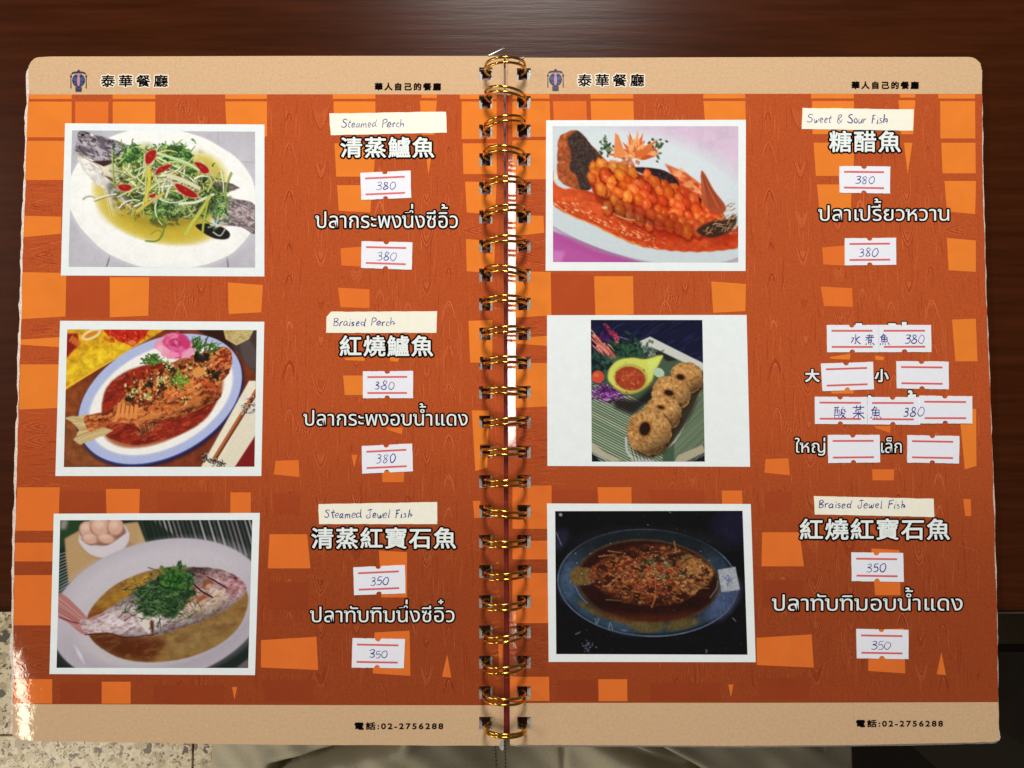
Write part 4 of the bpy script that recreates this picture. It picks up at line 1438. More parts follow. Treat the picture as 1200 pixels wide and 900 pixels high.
def paint_sweet_sour():
    p = Paint(66, 58, 1120, 832, (214, 190, 214)); rg = np.random.default_rng(4)
    p.tex(0.04, 60, 1)
    p.poly([(60, 650), (600, 840), (60, 840)], (186, 84, 162), 8)
    p.ell(520, 470, 760, 345, 17, (150, 140, 160), 20, .6)
    p.ell(520, 452, 760, 342, 17, (204, 216, 222), 7)
    p.ell(620, 300, 560, 200, 15, (216, 226, 232), 100)
    p.poly([(66, 660), (300, 770), (600, 840), (400, 840), (66, 700)], (184, 78, 158), 8)
    p.poly([(66, 760), (140, 770), (110, 840), (66, 840)], (206, 120, 186), 16)
    s_ = p.mask([(66, 280), (90, 400), (290, 430), (420, 560), (620, 620), (900, 670), (1100, 640), (1118, 560), (1122, 730), (1040, 760), (900, 770), (740, 764), (560, 738), (420, 680), (300, 620), (160, 560), (66, 490)], 6, 2)
    p.mix((slice(None), slice(None)), s_, (206, 66, 24))
    p.poly([(66, 300), (100, 420), (300, 450), (420, 580), (300, 600), (66, 460)], (222, 84, 36), 20, clip=s_)
    p.poly([(420, 580), (900, 680), (1120, 640), (1120, 700), (700, 700)], (176, 40, 14), 30, clip=s_)
    p.mottle(s_, (170, 40, 14), 50, .0, .45, 73, 15, 3, .6); p.mottle(s_, (236, 120, 64), 14, .3, .35, 74, 15, 4, .3)
    p.tex(0.10, 26, 3, s_)
    for pts in (((70, 490), (160, 560), (300, 618), (420, 680), (560, 736)),):
        p.line(pts, 10, (236, 176, 96), .6)
    for _ in range(150):
        t = rg.random(); x = 80 + 600 * t + rg.normal(0, 20); y = 480 + 250 * t + rg.normal(0, 16)
        p.ell(x, y, rg.uniform(4, 14), rg.uniform(2, 5), 25, rc(rg, [(244, 214, 160), (250, 160, 90), (214, 60, 20)]), 3, .6)
    # carved carrot flower + parsley
    for _ in range(90):
        cx = 370 if rg.random() < .5 else 650
        p.ell(rg.normal(cx, 24), rg.normal(178, 24), 9, 6, rg.uniform(0, 180), rc(rg, [(60, 90, 50), (96, 120, 80), (36, 56, 34)]), 4, .85)
    for k in range(64):
        a = R(rg.uniform(-172, -4)); r_ = rg.uniform(70, 150) if k < 34 else rg.uniform(30, 110)
        cx, cy = 535, 238
        tip = (cx + 1.25 * r_ * math.cos(a), cy + 1.05 * r_ * math.sin(a))
        nb = np.array([-math.sin(a), math.cos(a)]) * 17
        m0 = np.array([cx + .55 * r_ * math.cos(a), cy + .5 * r_ * math.sin(a)])
        p.poly([(cx, cy), tuple(m0 + nb), tip, tuple(m0 - nb)], rc(rg, [(238, 140, 70), (224, 108, 48), (246, 170, 104), (206, 88, 40)], 8), 2, .95)
        p.line(((cx, cy), tip), 2, (196, 80, 40), .5)
    p.poly([(412, 240), (420, 96), (440, 110), (480, 220)], (236, 138, 76), 3)
    for _ in range(26):
        p.ell(rg.normal(500, 26), rg.normal(262, 14), 12, 8, rg.uniform(0, 90), rc(rg, [(236, 190, 150), (206, 120, 80), (190, 90, 56)]), 3, .85)
    # head piece on the left
    hd = p.poly([(92, 300), (100, 130), (150, 92), (205, 80), (240, 110), (300, 180), (376, 270), (300, 300), (285, 410), (220, 420), (150, 400), (95, 350)], (176, 82, 38), 5, wob=1.5)
    dk = p.poly([(150, 130), (205, 82), (240, 110), (300, 180), (360, 268), (290, 290), (286, 410), (225, 420), (200, 340), (160, 300), (170, 220)], (64, 48, 44), 8, clip=hd)
    p.tex(0.30, 10, 6, dk)
    for _ in range(200):
        x, y = rg.uniform(90, 220), rg.uniform(100, 410)
        p.ell(x, y, rg.uniform(6, 18), rg.uniform(4, 10), rg.uniform(0, 180), rc(rg, [(214, 116, 60), (150, 64, 30), (190, 100, 56), (120, 60, 40)]), 5, .45, clip=hd * (1 - dk))
    for _ in range(300):
        p.ell(rg.uniform(150, 350), rg.uniform(100, 410), 4, 3, 0, rc(rg, [(110, 96, 92), (36, 26, 26), (84, 70, 66)]), 2, .6, clip=dk)
    # body in scored kernels
    B = [(280, 310), (370, 265), (460, 275), (560, 330), (700, 370), (800, 420), (920, 500), (1010, 560), (1000, 610), (930, 650), (860, 660), (740, 640), (580, 610), (460, 570), (380, 530), (300, 450)]
    b = p.poly(B, (170, 50, 14), 6)
    p.poly([(700, 270), (820, 320), (910, 390), (940, 500), (800, 430)], (214, 90, 44), 8)
    for _ in range(70):
        t = rg.random(); p.ell(740 + 190 * t, 310 + 130 * t + rg.normal(0, 16), 16, 9, 40, rc(rg, [(240, 140, 80), (200, 70, 30), (250, 176, 120)]), 5, .7)
    sk = p.poly([(520, 296), (600, 292), (700, 310), (770, 360), (780, 410), (700, 380), (600, 340)], (46, 30, 34), 4)
    sk2 = p.poly([(780, 410), (850, 430), (910, 470), (910, 500), (850, 480), (790, 440)], (40, 26, 28), 4)
    for _ in range(130):
        p.ell(rg.uniform(530, 780), rg.uniform(295, 410), 4, 2.5, 20, rc(rg, [(110, 96, 104), (20, 14, 16)]), 2, .6, clip=np.maximum(sk, sk2))
    rows = []
    for r_ in range(6):
        for k in range(13):
            u = k / 12.0; v = r_ / 5.0
            x = 300 + 680 * u + 28 * (r_ % 2) - 10 * v
            y0 = np.interp(x, [280, 370, 460, 560, 700, 800, 920, 1010], [310, 272, 282, 338, 385, 430, 505, 560])
            y1 = np.interp(x, [280, 380, 460, 580, 740, 860, 1010], [350, 520, 562, 602, 632, 654, 612])
            rows.append((x, y0 + (y1 - y0) * v, r_))
    for (x, y, r_) in rows:
        x += rg.normal(0, 9); y += rg.normal(0, 7)
        a = 58 + rg.normal(0, 22); s = rg.uniform(1.0, 1.5)
        c0 = rc(rg, [(226, 96, 30), (236, 116, 34), (214, 76, 24)], 8)
        if x > 560: c0 = c0 * np.array([.98, .80, .9])
        if r_ > 3: c0 = c0 * .9
        p.ell(x + 5, y + 9, 36 * s, 25 * s, a, (128, 28, 10), 12, .7)
        p.ell(x, y, 31 * s, 21 * s, a, c0, 10, wob=.06, seed=x)
        p.ell(x - 6, y - 7, 15 * s, 8 * s, a, np.minimum(c0 * np.array([1.06, 1.45, 1.7]), 250), 9, .75)
        p.ell(x - 9 + rg.normal(0, 4), y - 9 + rg.normal(0, 4), rg.uniform(4, 9), 3, a + rg.normal(0, 40), (250, 206, 160), 5, .45 * (rg.random() < .5))
    p.band(b, [(300, 380), (460, 410), (660, 480), (860, 550), (1000, 585)], 150, .5)
    # fin and tail end
    f = p.poly([(906, 318), (930, 330), (980, 420), (1050, 520), (1000, 560), (930, 510), (912, 450)], (176, 74, 40), 5)
    for k in range(16):
        p.line(((912, 330), (920 + 8 * k, 520)), 2.5, rc(rg, [(214, 116, 70), (120, 44, 24)]), .5, clip=f)
    p.poly([(880, 650), (960, 600), (1040, 590), (1100, 560), (1106, 610), (1060, 660), (960, 690)], (60, 40, 30), 8)
    for _ in range(90):
        x, y = rg.uniform(930, 1105), rg.uniform(500, 670)
        if y > 560 - (x - 1040) * .8 or x > 1040:
            p.strand(rg, x, y, rg.uniform(-60, 20), rg.uniform(14, 44), 5, rc(rg, [(196, 130, 80), (70, 46, 34), (226, 190, 150), (150, 96, 60)]), .6, .7, clip=None)
    p.ell(84, 345, 12, 18, 0, (246, 226, 206), 5, .8); p.ell(360, 520, 16, 8, 0, (240, 220, 190), 4, .7); p.line(((430, 566), (480, 584), (530, 590)), 9, (206, 150, 96), .8)
    p.tex(0.02, 7, 9)
    return p


def paint_fish_cakes():
    p = Paint(58, 42, 716, 858, (22, 24, 52)); rg = np.random.default_rng(5)
    for _ in range(160):
        p.strand(rg, rg.uniform(60, 715), rg.uniform(40, 330), rg.uniform(-50, -10), rg.uniform(30, 130), rg.uniform(3, 10), rc(rg, [(36, 40, 84), (14, 14, 30), (50, 56, 100)], 6), .6, .35)
    # basket tray
    T = [(60, 470), (130, 250), (400, 142), (720, 300), (720, 790), (600, 858), (150, 858), (60, 790)]
    p.poly(T, (112, 128, 108), 3, smooth=False)
    p.poly([(200, 240), (400, 190), (720, 360), (720, 780), (560, 858), (160, 858), (62, 760), (62, 450)], (70, 92, 70), 4, smooth=False)
    for k in range(46):
        y = 430 + k * 15
        p.line(((60, y - 60), (470, y + 150)), 6.5, rc(rg, [(176, 190, 158), (158, 176, 146), (190, 196, 160)], 6), .95)
    for k in range(30):
        y = 420 + k * 15
        p.line(((540, y + 150), (720, y - 20)), 5, rc(rg, [(150, 164, 130), (130, 146, 116)], 6), .9)
    p.poly([(300, 185), (400, 140), (722, 300), (722, 345), (410, 200), (320, 230)], (206, 208, 200), 3)
    p.poly([(360, 200), (410, 196), (440, 260), (370, 250)], (150, 146, 142), 6)
    p.poly([(440, 215), (560, 275), (500, 282), (450, 245)], (40, 36, 38), 6); p.ell(440, 236, 8, 7, 0, (30, 24, 26), 2)
    p.line(((215, 140), (290, 160)), 6, (110, 112, 132), .9)
    p.poly([(60, 790), (62, 740), (150, 810), (240, 846), (180, 858), (60, 800)], (182, 176, 152), 4)
    p.poly([(560, 820), (700, 760), (716, 800), (600, 858), (540, 858)], (178, 170, 140), 4)
    p.poly([(58, 800), (120, 858), (58, 858)], (24, 26, 34), 4); p.poly([(640, 858), (716, 820), (716, 858)], (24, 26, 30), 4)
    # garnish
    for _ in range(260):
        x, y = rg.normal(250, 70), rg.normal(215, 28)
        p.ell(x, y, rg.uniform(8, 20), rg.uniform(5, 10), rg.uniform(0, 180), rc(rg, [(30, 62, 46), (18, 38, 34), (52, 96, 70)], 6), 5, .7, wob=.12, seed=x)
    for _ in range(130):
        p.ell(rg.normal(110, 36), rg.normal(300, 40), 14, 8, rg.uniform(0, 180), rc(rg, [(24, 48, 42), (50, 84, 74), (14, 24, 30)], 6), 5, .7)
    for _ in range(70):
        t = rg.random(); p.strand(rg, 70 + 120 * t + rg.normal(0, 10), 150 + 100 * t + rg.normal(0, 22 * (1 - t) + 5), 50, 46, 9, rc(rg, [(214, 120, 104), (180, 70, 60), (236, 160, 140)], 8), .4, .8, 3)
    for _ in range(60):
        t = rg.random(); p.ell(140 + 75 * t, 70 + 90 * t + rg.normal(0, 8), 10, 7, 40, rc(rg, [(150, 36, 60), (206, 90, 110), (90, 20, 60)], 8), 3, .8)
    for _ in range(26):
        p.ell(rg.normal(140, 14), rg.normal(150, 20), 10, 6, 60, rc(rg, [(90, 30, 110), (60, 20, 80)], 6), 4, .7)
    p.ell(100, 370, 36, 36, 0, (214, 78, 46), 5); p.ell(92, 360, 14, 10, 0, (236, 126, 90), 6, .7)
    for _ in range(120):
        x, y = rg.normal(165, 50), rg.normal(465, 26)
        p.strand(rg, x, y, rg.uniform(-40, 60), rg.uniform(16, 46), 9, rc(rg, [(110, 30, 130), (70, 16, 90), (150, 60, 170), (60, 10, 70)], 8), 1, .8, 4)
    p.poly([(180, 500), (330, 500), (440, 400), (430, 480), (300, 590), (200, 550)], (24, 18, 22), 20, .85)
    for _ in range(12):
        p.ell(rg.normal(165, 16), rg.normal(485, 10), 10, 4, 10, (206, 120, 220), 4, .6)
    # sauce dish
    p.poly([(156, 370), (168, 320), (220, 272), (300, 260), (370, 268), (470, 244), (462, 280), (430, 340), (410, 400), (350, 450), (280, 470), (210, 446), (164, 400)], (170, 170, 50), 6)
    p.poly([(160, 366), (172, 320), (222, 276), (300, 263), (372, 271), (468, 248), (456, 280), (424, 340), (402, 392), (346, 440), (280, 458), (214, 436), (168, 394)], (214, 218, 96), 4)
    p.poly([(380, 280), (462, 252), (440, 300), (400, 350)], (216, 232, 110), 12)
    p.ell(290, 376, 98, 80, 12, (176, 170, 70), 10, .8)
    p.ell(286, 380, 88, 68, 10, (168, 62, 34), 5)
    for _ in range(120):
        p.ell(rg.normal(284, 40), rg.normal(382, 30), rg.uniform(3, 10), rg.uniform(3, 7), rg.uniform(0, 90), rc(rg, [(196, 80, 44), (140, 40, 24), (216, 112, 70)]), 3, .55)
    p.ell(450, 346, 34, 26, 30, (176, 206, 176), 6)
    # silver dish under cakes
    p.line(((262, 720), (270, 800), (320, 850)), 14, (186, 190, 184)); p.line(((430, 830), (540, 740), (620, 600), (690, 450)), 10, (170, 174, 164)); p.line(((300, 840), (420, 858)), 20, (176, 178, 172))
    p.poly([(480, 700), (620, 480), (690, 420), (650, 560), (560, 700), (430, 820), (400, 820)], (40, 34, 26), 12, .8)
    for k in range(14):
        p.line(((280 + 10 * k, 770 + 5 * k), (300 + 10 * k, 850)), 4, (60, 62, 58) if k % 2 else (206, 206, 200), .7)
    for (x, y, r1, r2, a) in ((610, 375, 96, 88, 30), (520, 465, 112, 98, 25), (475, 575, 106, 100, 40), (395, 685, 126, 132, 10)):
        p.ell(x + 8, y + 12, r1 + 4, r2 + 4, a, (54, 32, 16), 16, .8)
        msk0 = p.a.copy()
        p.ell(x, y, r1, r2, a, (196, 142, 76), 5, wob=.03, seed=x)
        ck = blur(((((p.X - x) / r1) ** 2 + ((p.Y - y) / r2) ** 2) < 1).astype(float), 1.2)
        p.mottle(ck, (118, 66, 30), 24, .0, .55, 61 + int(x), 0, 1, .4); p.mottle(ck, (226, 178, 110), 15, .05, .5, 62 + int(y), 0, 1, .4)
        for _ in range(420):
            th = rg.uniform(0, 2 * math.pi); rr = rg.uniform(.1, .96) ** .6
            xx = x + r1 * rr * math.cos(th); yy = y + r2 * rr * math.sin(th)
            sh = 1 - .34 * max(0, (math.sin(th) * .8 + math.cos(th) * .4)) * rr
            p.ell(xx, yy, rg.uniform(4, 13), rg.uniform(3, 8), rg.uniform(0, 180), rc(rg, [(220, 168, 96), (186, 128, 64), (236, 190, 122), (150, 92, 42), (204, 146, 78)], 8) * sh, 4, .5, wob=.1, seed=xx)
        p.shade(ck, x, y, r1, .5, .8, .42, .14)
    for (x, y, r1, r2) in ((575, 372, 22, 14), (508, 462, 26, 15), (462, 545, 18, 8), (370, 668, 30, 38)):
        p.ell(x, y, r1 + 10, r2 + 8, 15, (120, 66, 30), 12, .7); p.ell(x, y, r1, r2, 15, (40, 22, 16), 8)
    p.tex(0.03, 6, 9)
    return p


def paint_dark_jewel():
    p = Paint(64, 64, 1094, 836, (15, 14, 18)); rg = np.random.default_rng(6)
    p.ell(1020, 150, 110, 100, 0, (26, 24, 50), 80, .9); p.ell(90, 220, 40, 60, 30, (44, 40, 70), 30, .7)
    p.ell(560, 450, 482, 287, 3, (96, 118, 140), 3)
    p.ell(560, 450, 476, 281, 3, (24, 32, 42), 3)
    p.ell(560, 448, 466, 272, 3, (40, 56, 74), 10)
    p.ell(560, 250, 380, 90, 0, (24, 28, 32), 50, .9)
    p.ell(960, 540, 70, 120, 35, (74, 88, 128), 40, .8); p.ell(140, 440, 50, 100, 5, (66, 86, 116), 40, .8); p.ell(340, 640, 170, 50, 24, (50, 74, 96), 30, .8)
    p.ell(560, 440, 385, 222, 4, (80, 66, 44), 6)
    for (x, y, rx, ry, a) in ((560, 680, 90, 36, 0), (740, 670, 90, 30, -12), (260, 590, 80, 20, 30), (400, 640, 120, 20, 20)):
        p.ell(x, y, rx, ry, a, (104, 84, 34), 14, .8)
    p.ell(560, 440, 372, 214, 4, (44, 16, 12), 14); p.ell(560, 610, 260, 50, 0, (84, 34, 16), 26, .7); p.ell(560, 560, 300, 60, 0, (34, 12, 10), 30, .8)
    p.tex(0.12, 30, 3)
    t = p.poly([(140, 400), (180, 362), (270, 375), (300, 420), (250, 462), (160, 462)], (110, 84, 44), 6, wob=2)
    p.tex(.18, 10, 4, t)
    B = [(240, 400), (330, 320), (450, 270), (560, 248), (700, 262), (820, 320), (900, 380), (890, 440), (820, 500), (720, 555), (560, 570), (420, 545), (300, 480)]
    b = p.poly(B, (104, 50, 26), 10, wob=3)
    p.poly([(680, 270), (760, 290), (860, 345), (905, 385), (870, 460), (800, 420), (700, 330)], (150, 104, 52), 16)
    for _ in range(1000):
        x, y = rg.uniform(240, 910), rg.uniform(245, 575)
        p.ell(x, y, rg.uniform(4, 18), rg.uniform(3, 7), rg.uniform(-60, 60), rc(rg, [(150, 66, 30), (90, 36, 20), (60, 24, 16), (176, 96, 44), (196, 60, 30), (120, 80, 40), (40, 18, 14)] if x < 700 else [(176, 130, 66), (130, 80, 40), (196, 150, 84), (90, 50, 28)]), 3, rg.uniform(.35, .75), clip=b)
    for _ in range(130):
        x, y = rg.normal(600, 95), rg.normal(385, 45)
        p.strand(rg, x, y, rg.uniform(-50, 90), rg.uniform(14, 60), rg.uniform(3, 8), rc(rg, [(164, 36, 22), (184, 62, 30), (130, 24, 26), (190, 92, 44), (170, 128, 70)], 10), rg.normal(0, 1.2), .8, 3)
    for _ in range(60):
        x, y = rg.choice([560, 640, 740]) + rg.normal(0, 30), rg.choice([330, 350, 420]) + rg.normal(0, 16)
        p.strand(rg, x, y, rg.uniform(-50, 30), 34, 8, rc(rg, [(60, 84, 44), (36, 56, 34), (96, 126, 80)], 8), .6, .75, 4)
    p.ell(635, 320, 16, 12, 0, (176, 190, 160), 3, .9); p.ell(655, 345, 14, 8, 0, (120, 140, 90), 3)
    p.band(b, [(250, 420), (450, 420), (700, 410), (880, 410)], 150, .5); p.mottle(b, (44, 16, 10), 34, .02, .8, 81, 10, 1.6, .3); p.mottle(b, (196, 120, 56), 10, .38, .7, 82, 10, 2)
    for pts in (((340, 470), (400, 420), (470, 365)), ((580, 580), (600, 520), (600, 430)), ((780, 440), (830, 470), (885, 480)), ((340, 540), (420, 545)), ((300, 310), (380, 300)), ((350, 280), (420, 290)), ((700, 230), (710, 280))):
        p.line(pts, 8, rc(rg, [(150, 110, 60), (176, 100, 50), (120, 100, 60)]), .85, 4)
    for _ in range(90):
        p.ell(rg.normal(560, 180), rg.normal(400, 70), 3, 2.5, 0, (236, 214, 190), 2, .7)
    p.line(((175, 470), (200, 520), (240, 560)), 4, (150, 160, 170), .7); p.line(((932, 440), (925, 480), (890, 530)), 4, (150, 160, 180), .7)
    # small price tag on the rim, scratches and dust
    p.poly([(932, 380), (1026, 364), (1050, 486), (952, 500)], (164, 170, 178), 3)
    for _ in range(12):
        p.strand(rg, rg.normal(985, 12), rg.normal(438, 12), rg.uniform(0, 180), 26, 4, (90, 90, 140), .6, .7)
    p.ell(95, 87, 9, 9, 0, (150, 152, 150), 3)
    for _ in range(80):
        p.ell(rg.uniform(70, 1080), rg.uniform(70, 830), rg.uniform(1.5, 4), 2, 0, (96, 96, 116), 2, rg.uniform(.2, .8))
    for _ in range(30):
        p.ell(rg.normal(240, 18), rg.normal(788, 14), 4, 3, 0, (120, 120, 150), 3, .7)
    for pts in (((175, 725), (200, 712)), ((352, 700), (360, 660), (372, 700)), ((280, 640), (286, 670), (300, 640)), ((670, 66), (682, 78)), ((868, 822), (876, 812), (868, 806)), ((1010, 636), (1028, 654)), ((72, 180), (100, 250)), ((420, 702), (446, 706))):
        p.line(pts, 4, (140, 144, 156), .8)
    p.tex(0.14, 7, 9)
    return p


def photo(painter, org, sc, inner, outer, label):
    p = painter()
    A = p.get()
    g_ = A.mean(-1, keepdims=True); A = (g_ + (A - g_) * .93) * .96
    A = blur3(A)
    inner = np.array(inner, float)
    nu = int((inner[1, 0] - inner[0, 0]) * 0.285); nv = int((inner[3, 1] - inner[0, 1]) * 0.285)
    u, v = np.meshgrid(np.linspace(0, 1, nu + 1), np.linspace(0, 1, nv + 1))
    Q = ((inner[0][None, None] * (1 - u)[..., None] + inner[1] * u[..., None]) * (1 - v)[..., None] + (inner[3] * (1 - u)[..., None] + inner[2] * u[..., None]) * v[..., None])
    gi = np.clip((Q[..., 0] - p.x0) * p.K, 0, p.w - 1.01); gj = np.clip((Q[..., 1] - p.y0) * p.K, 0, p.h - 1.01)
    i0 = gi.astype(int); j0 = gj.astype(int); fx = (gi - i0)[..., None]; fy = (gj - j0)[..., None]
    C = (A[j0, i0] * (1 - fx) + A[j0, i0 + 1] * fx) * (1 - fy) + (A[j0 + 1, i0] * (1 - fx) + A[j0 + 1, i0 + 1] * fx) * fy
    px = Q[..., 0] / sc + org[0]; py = Q[..., 1] / sc + org[1]
    w3 = on_page(np.stack([px.ravel(), py.ravel()], 1), 0.00013)
    root_pts = np.array(outer, float)
    # white paper of the print, with its own thin edge
    ng = 24
    O = root_pts
    gp = [(O[0] * (1 - a / ng) + O[1] * (a / ng)) * (1 - b_ / ng) + (O[3] * (1 - a / ng) + O[2] * (a / ng)) * (b_ / ng) for b_ in range(ng + 1) for a in range(ng + 1)]
    top = on_page(gp, 0.00009)
    gf = [(j_ * (ng + 1) + i_, (j_ + 1) * (ng + 1) + i_, (j_ + 1) * (ng + 1) + i_ + 1, j_ * (ng + 1) + i_ + 1) for j_ in range(ng) for i_ in range(ng)]
    ring = [k for k in range(ng)] + [k * (ng + 1) + ng for k in range(ng)] + [ng * (ng + 1) + ng - k for k in range(ng)] + [(ng - k) * (ng + 1) for k in range(ng)]
    m = len(ring); base = len(top)
    bot = on_page([gp[k] for k in ring], 0.00003)
    fr = link("dish_photo", np.concatenate([top, bot]), gf + [(ring[i_], base + i_, base + (i_ + 1) % m, ring[(i_ + 1) % m])[::-1] for i_ in range(m)], M_white_print, book)
    fr["label"] = label
    idx = np.arange((nu + 1) * (nv + 1)).reshape(nv + 1, nu + 1)
    f = np.stack([idx[:-1, :-1].ravel(), idx[1:, :-1].ravel(), idx[1:, 1:].ravel(), idx[:-1, 1:].ravel()], 1)
    me = bpy.data.meshes.new("picture")
    me.vertices.add(len(w3)); me.vertices.foreach_set("co", w3.astype(np.float32).ravel())
    me.loops.add(f.size); me.loops.foreach_set("vertex_index", f.astype(np.int32).ravel())
    me.polygons.add(len(f)); me.polygons.foreach_set("loop_start", np.arange(0, f.size, 4, dtype=np.int32))
    try: me.polygons.foreach_set("loop_total", np.full(len(f), 4, dtype=np.int32))
    except Exception: pass
    me.update(calc_edges=True)
    at = me.color_attributes.new("ink", 'FLOAT_COLOR', 'POINT')
    rgba = np.ones((len(w3), 4), np.float32); rgba[:, :3] = lin(C.reshape(-1, 3)) * 1.0
    at.data.foreach_set("color", rgba.ravel())
    me.materials.append(M_photo)
    o = bpy.data.objects.new("picture", me); COL.objects.link(o); o.parent = fr
    return o


def blur3(A):
    return np.stack([blur(A[..., k], 0.55) for k in range(3)], -1)


photo(paint_steamed_perch, (68, 140), 4.84, [(80, 62), (1118, 70), (1118, 840), (62, 836)], [(76.3, 144.5), (310, 146), (309.7, 324), (71.7, 323)], "photo of steamed perch heaped with green scallion")
photo(paint_braised_perch, (64, 370), 4.738, [(72, 76), (1122, 80), (1110, 838), (52, 840)], [(70.8, 376), (309.7, 377), (306.3, 557.8), (65, 557.8)], "photo of braised fish with a pink rose")
photo(paint_steamed_jewel, (56, 596), 4.544, [(66, 62), (1090, 60), (1068, 848), (46, 848)], [(63, 602), (304.7, 601), (299, 791), (57.8, 790)], "photo of steamed fish with herbs, bowl of eggs behind")
photo(paint_sweet_sour, (634, 136), 4.837, [(66, 58), (1118, 58), (1118, 830), (68, 828)], [(640, 141), (874, 140.5), (873.8, 317.5), (639.4, 317.5)], "photo of sweet and sour fish in orange sauce")
photo(paint_fish_cakes, (680, 366), 4.894, [(60, 44), (700, 44), (714, 856), (66, 856)], [(641, 369.5), (875, 369), (879, 547), (641.5, 546)], "photo of four fried cakes with wide white borders")
photo(paint_dark_jewel, (636, 584), 4.547, [(66, 68), (1064, 66), (1090, 832), (72, 830)], [(641, 590), (879.7, 590.6), (885.4, 775.8), (643, 775.8)], "dark photo of braised fish on an oval blue dish")

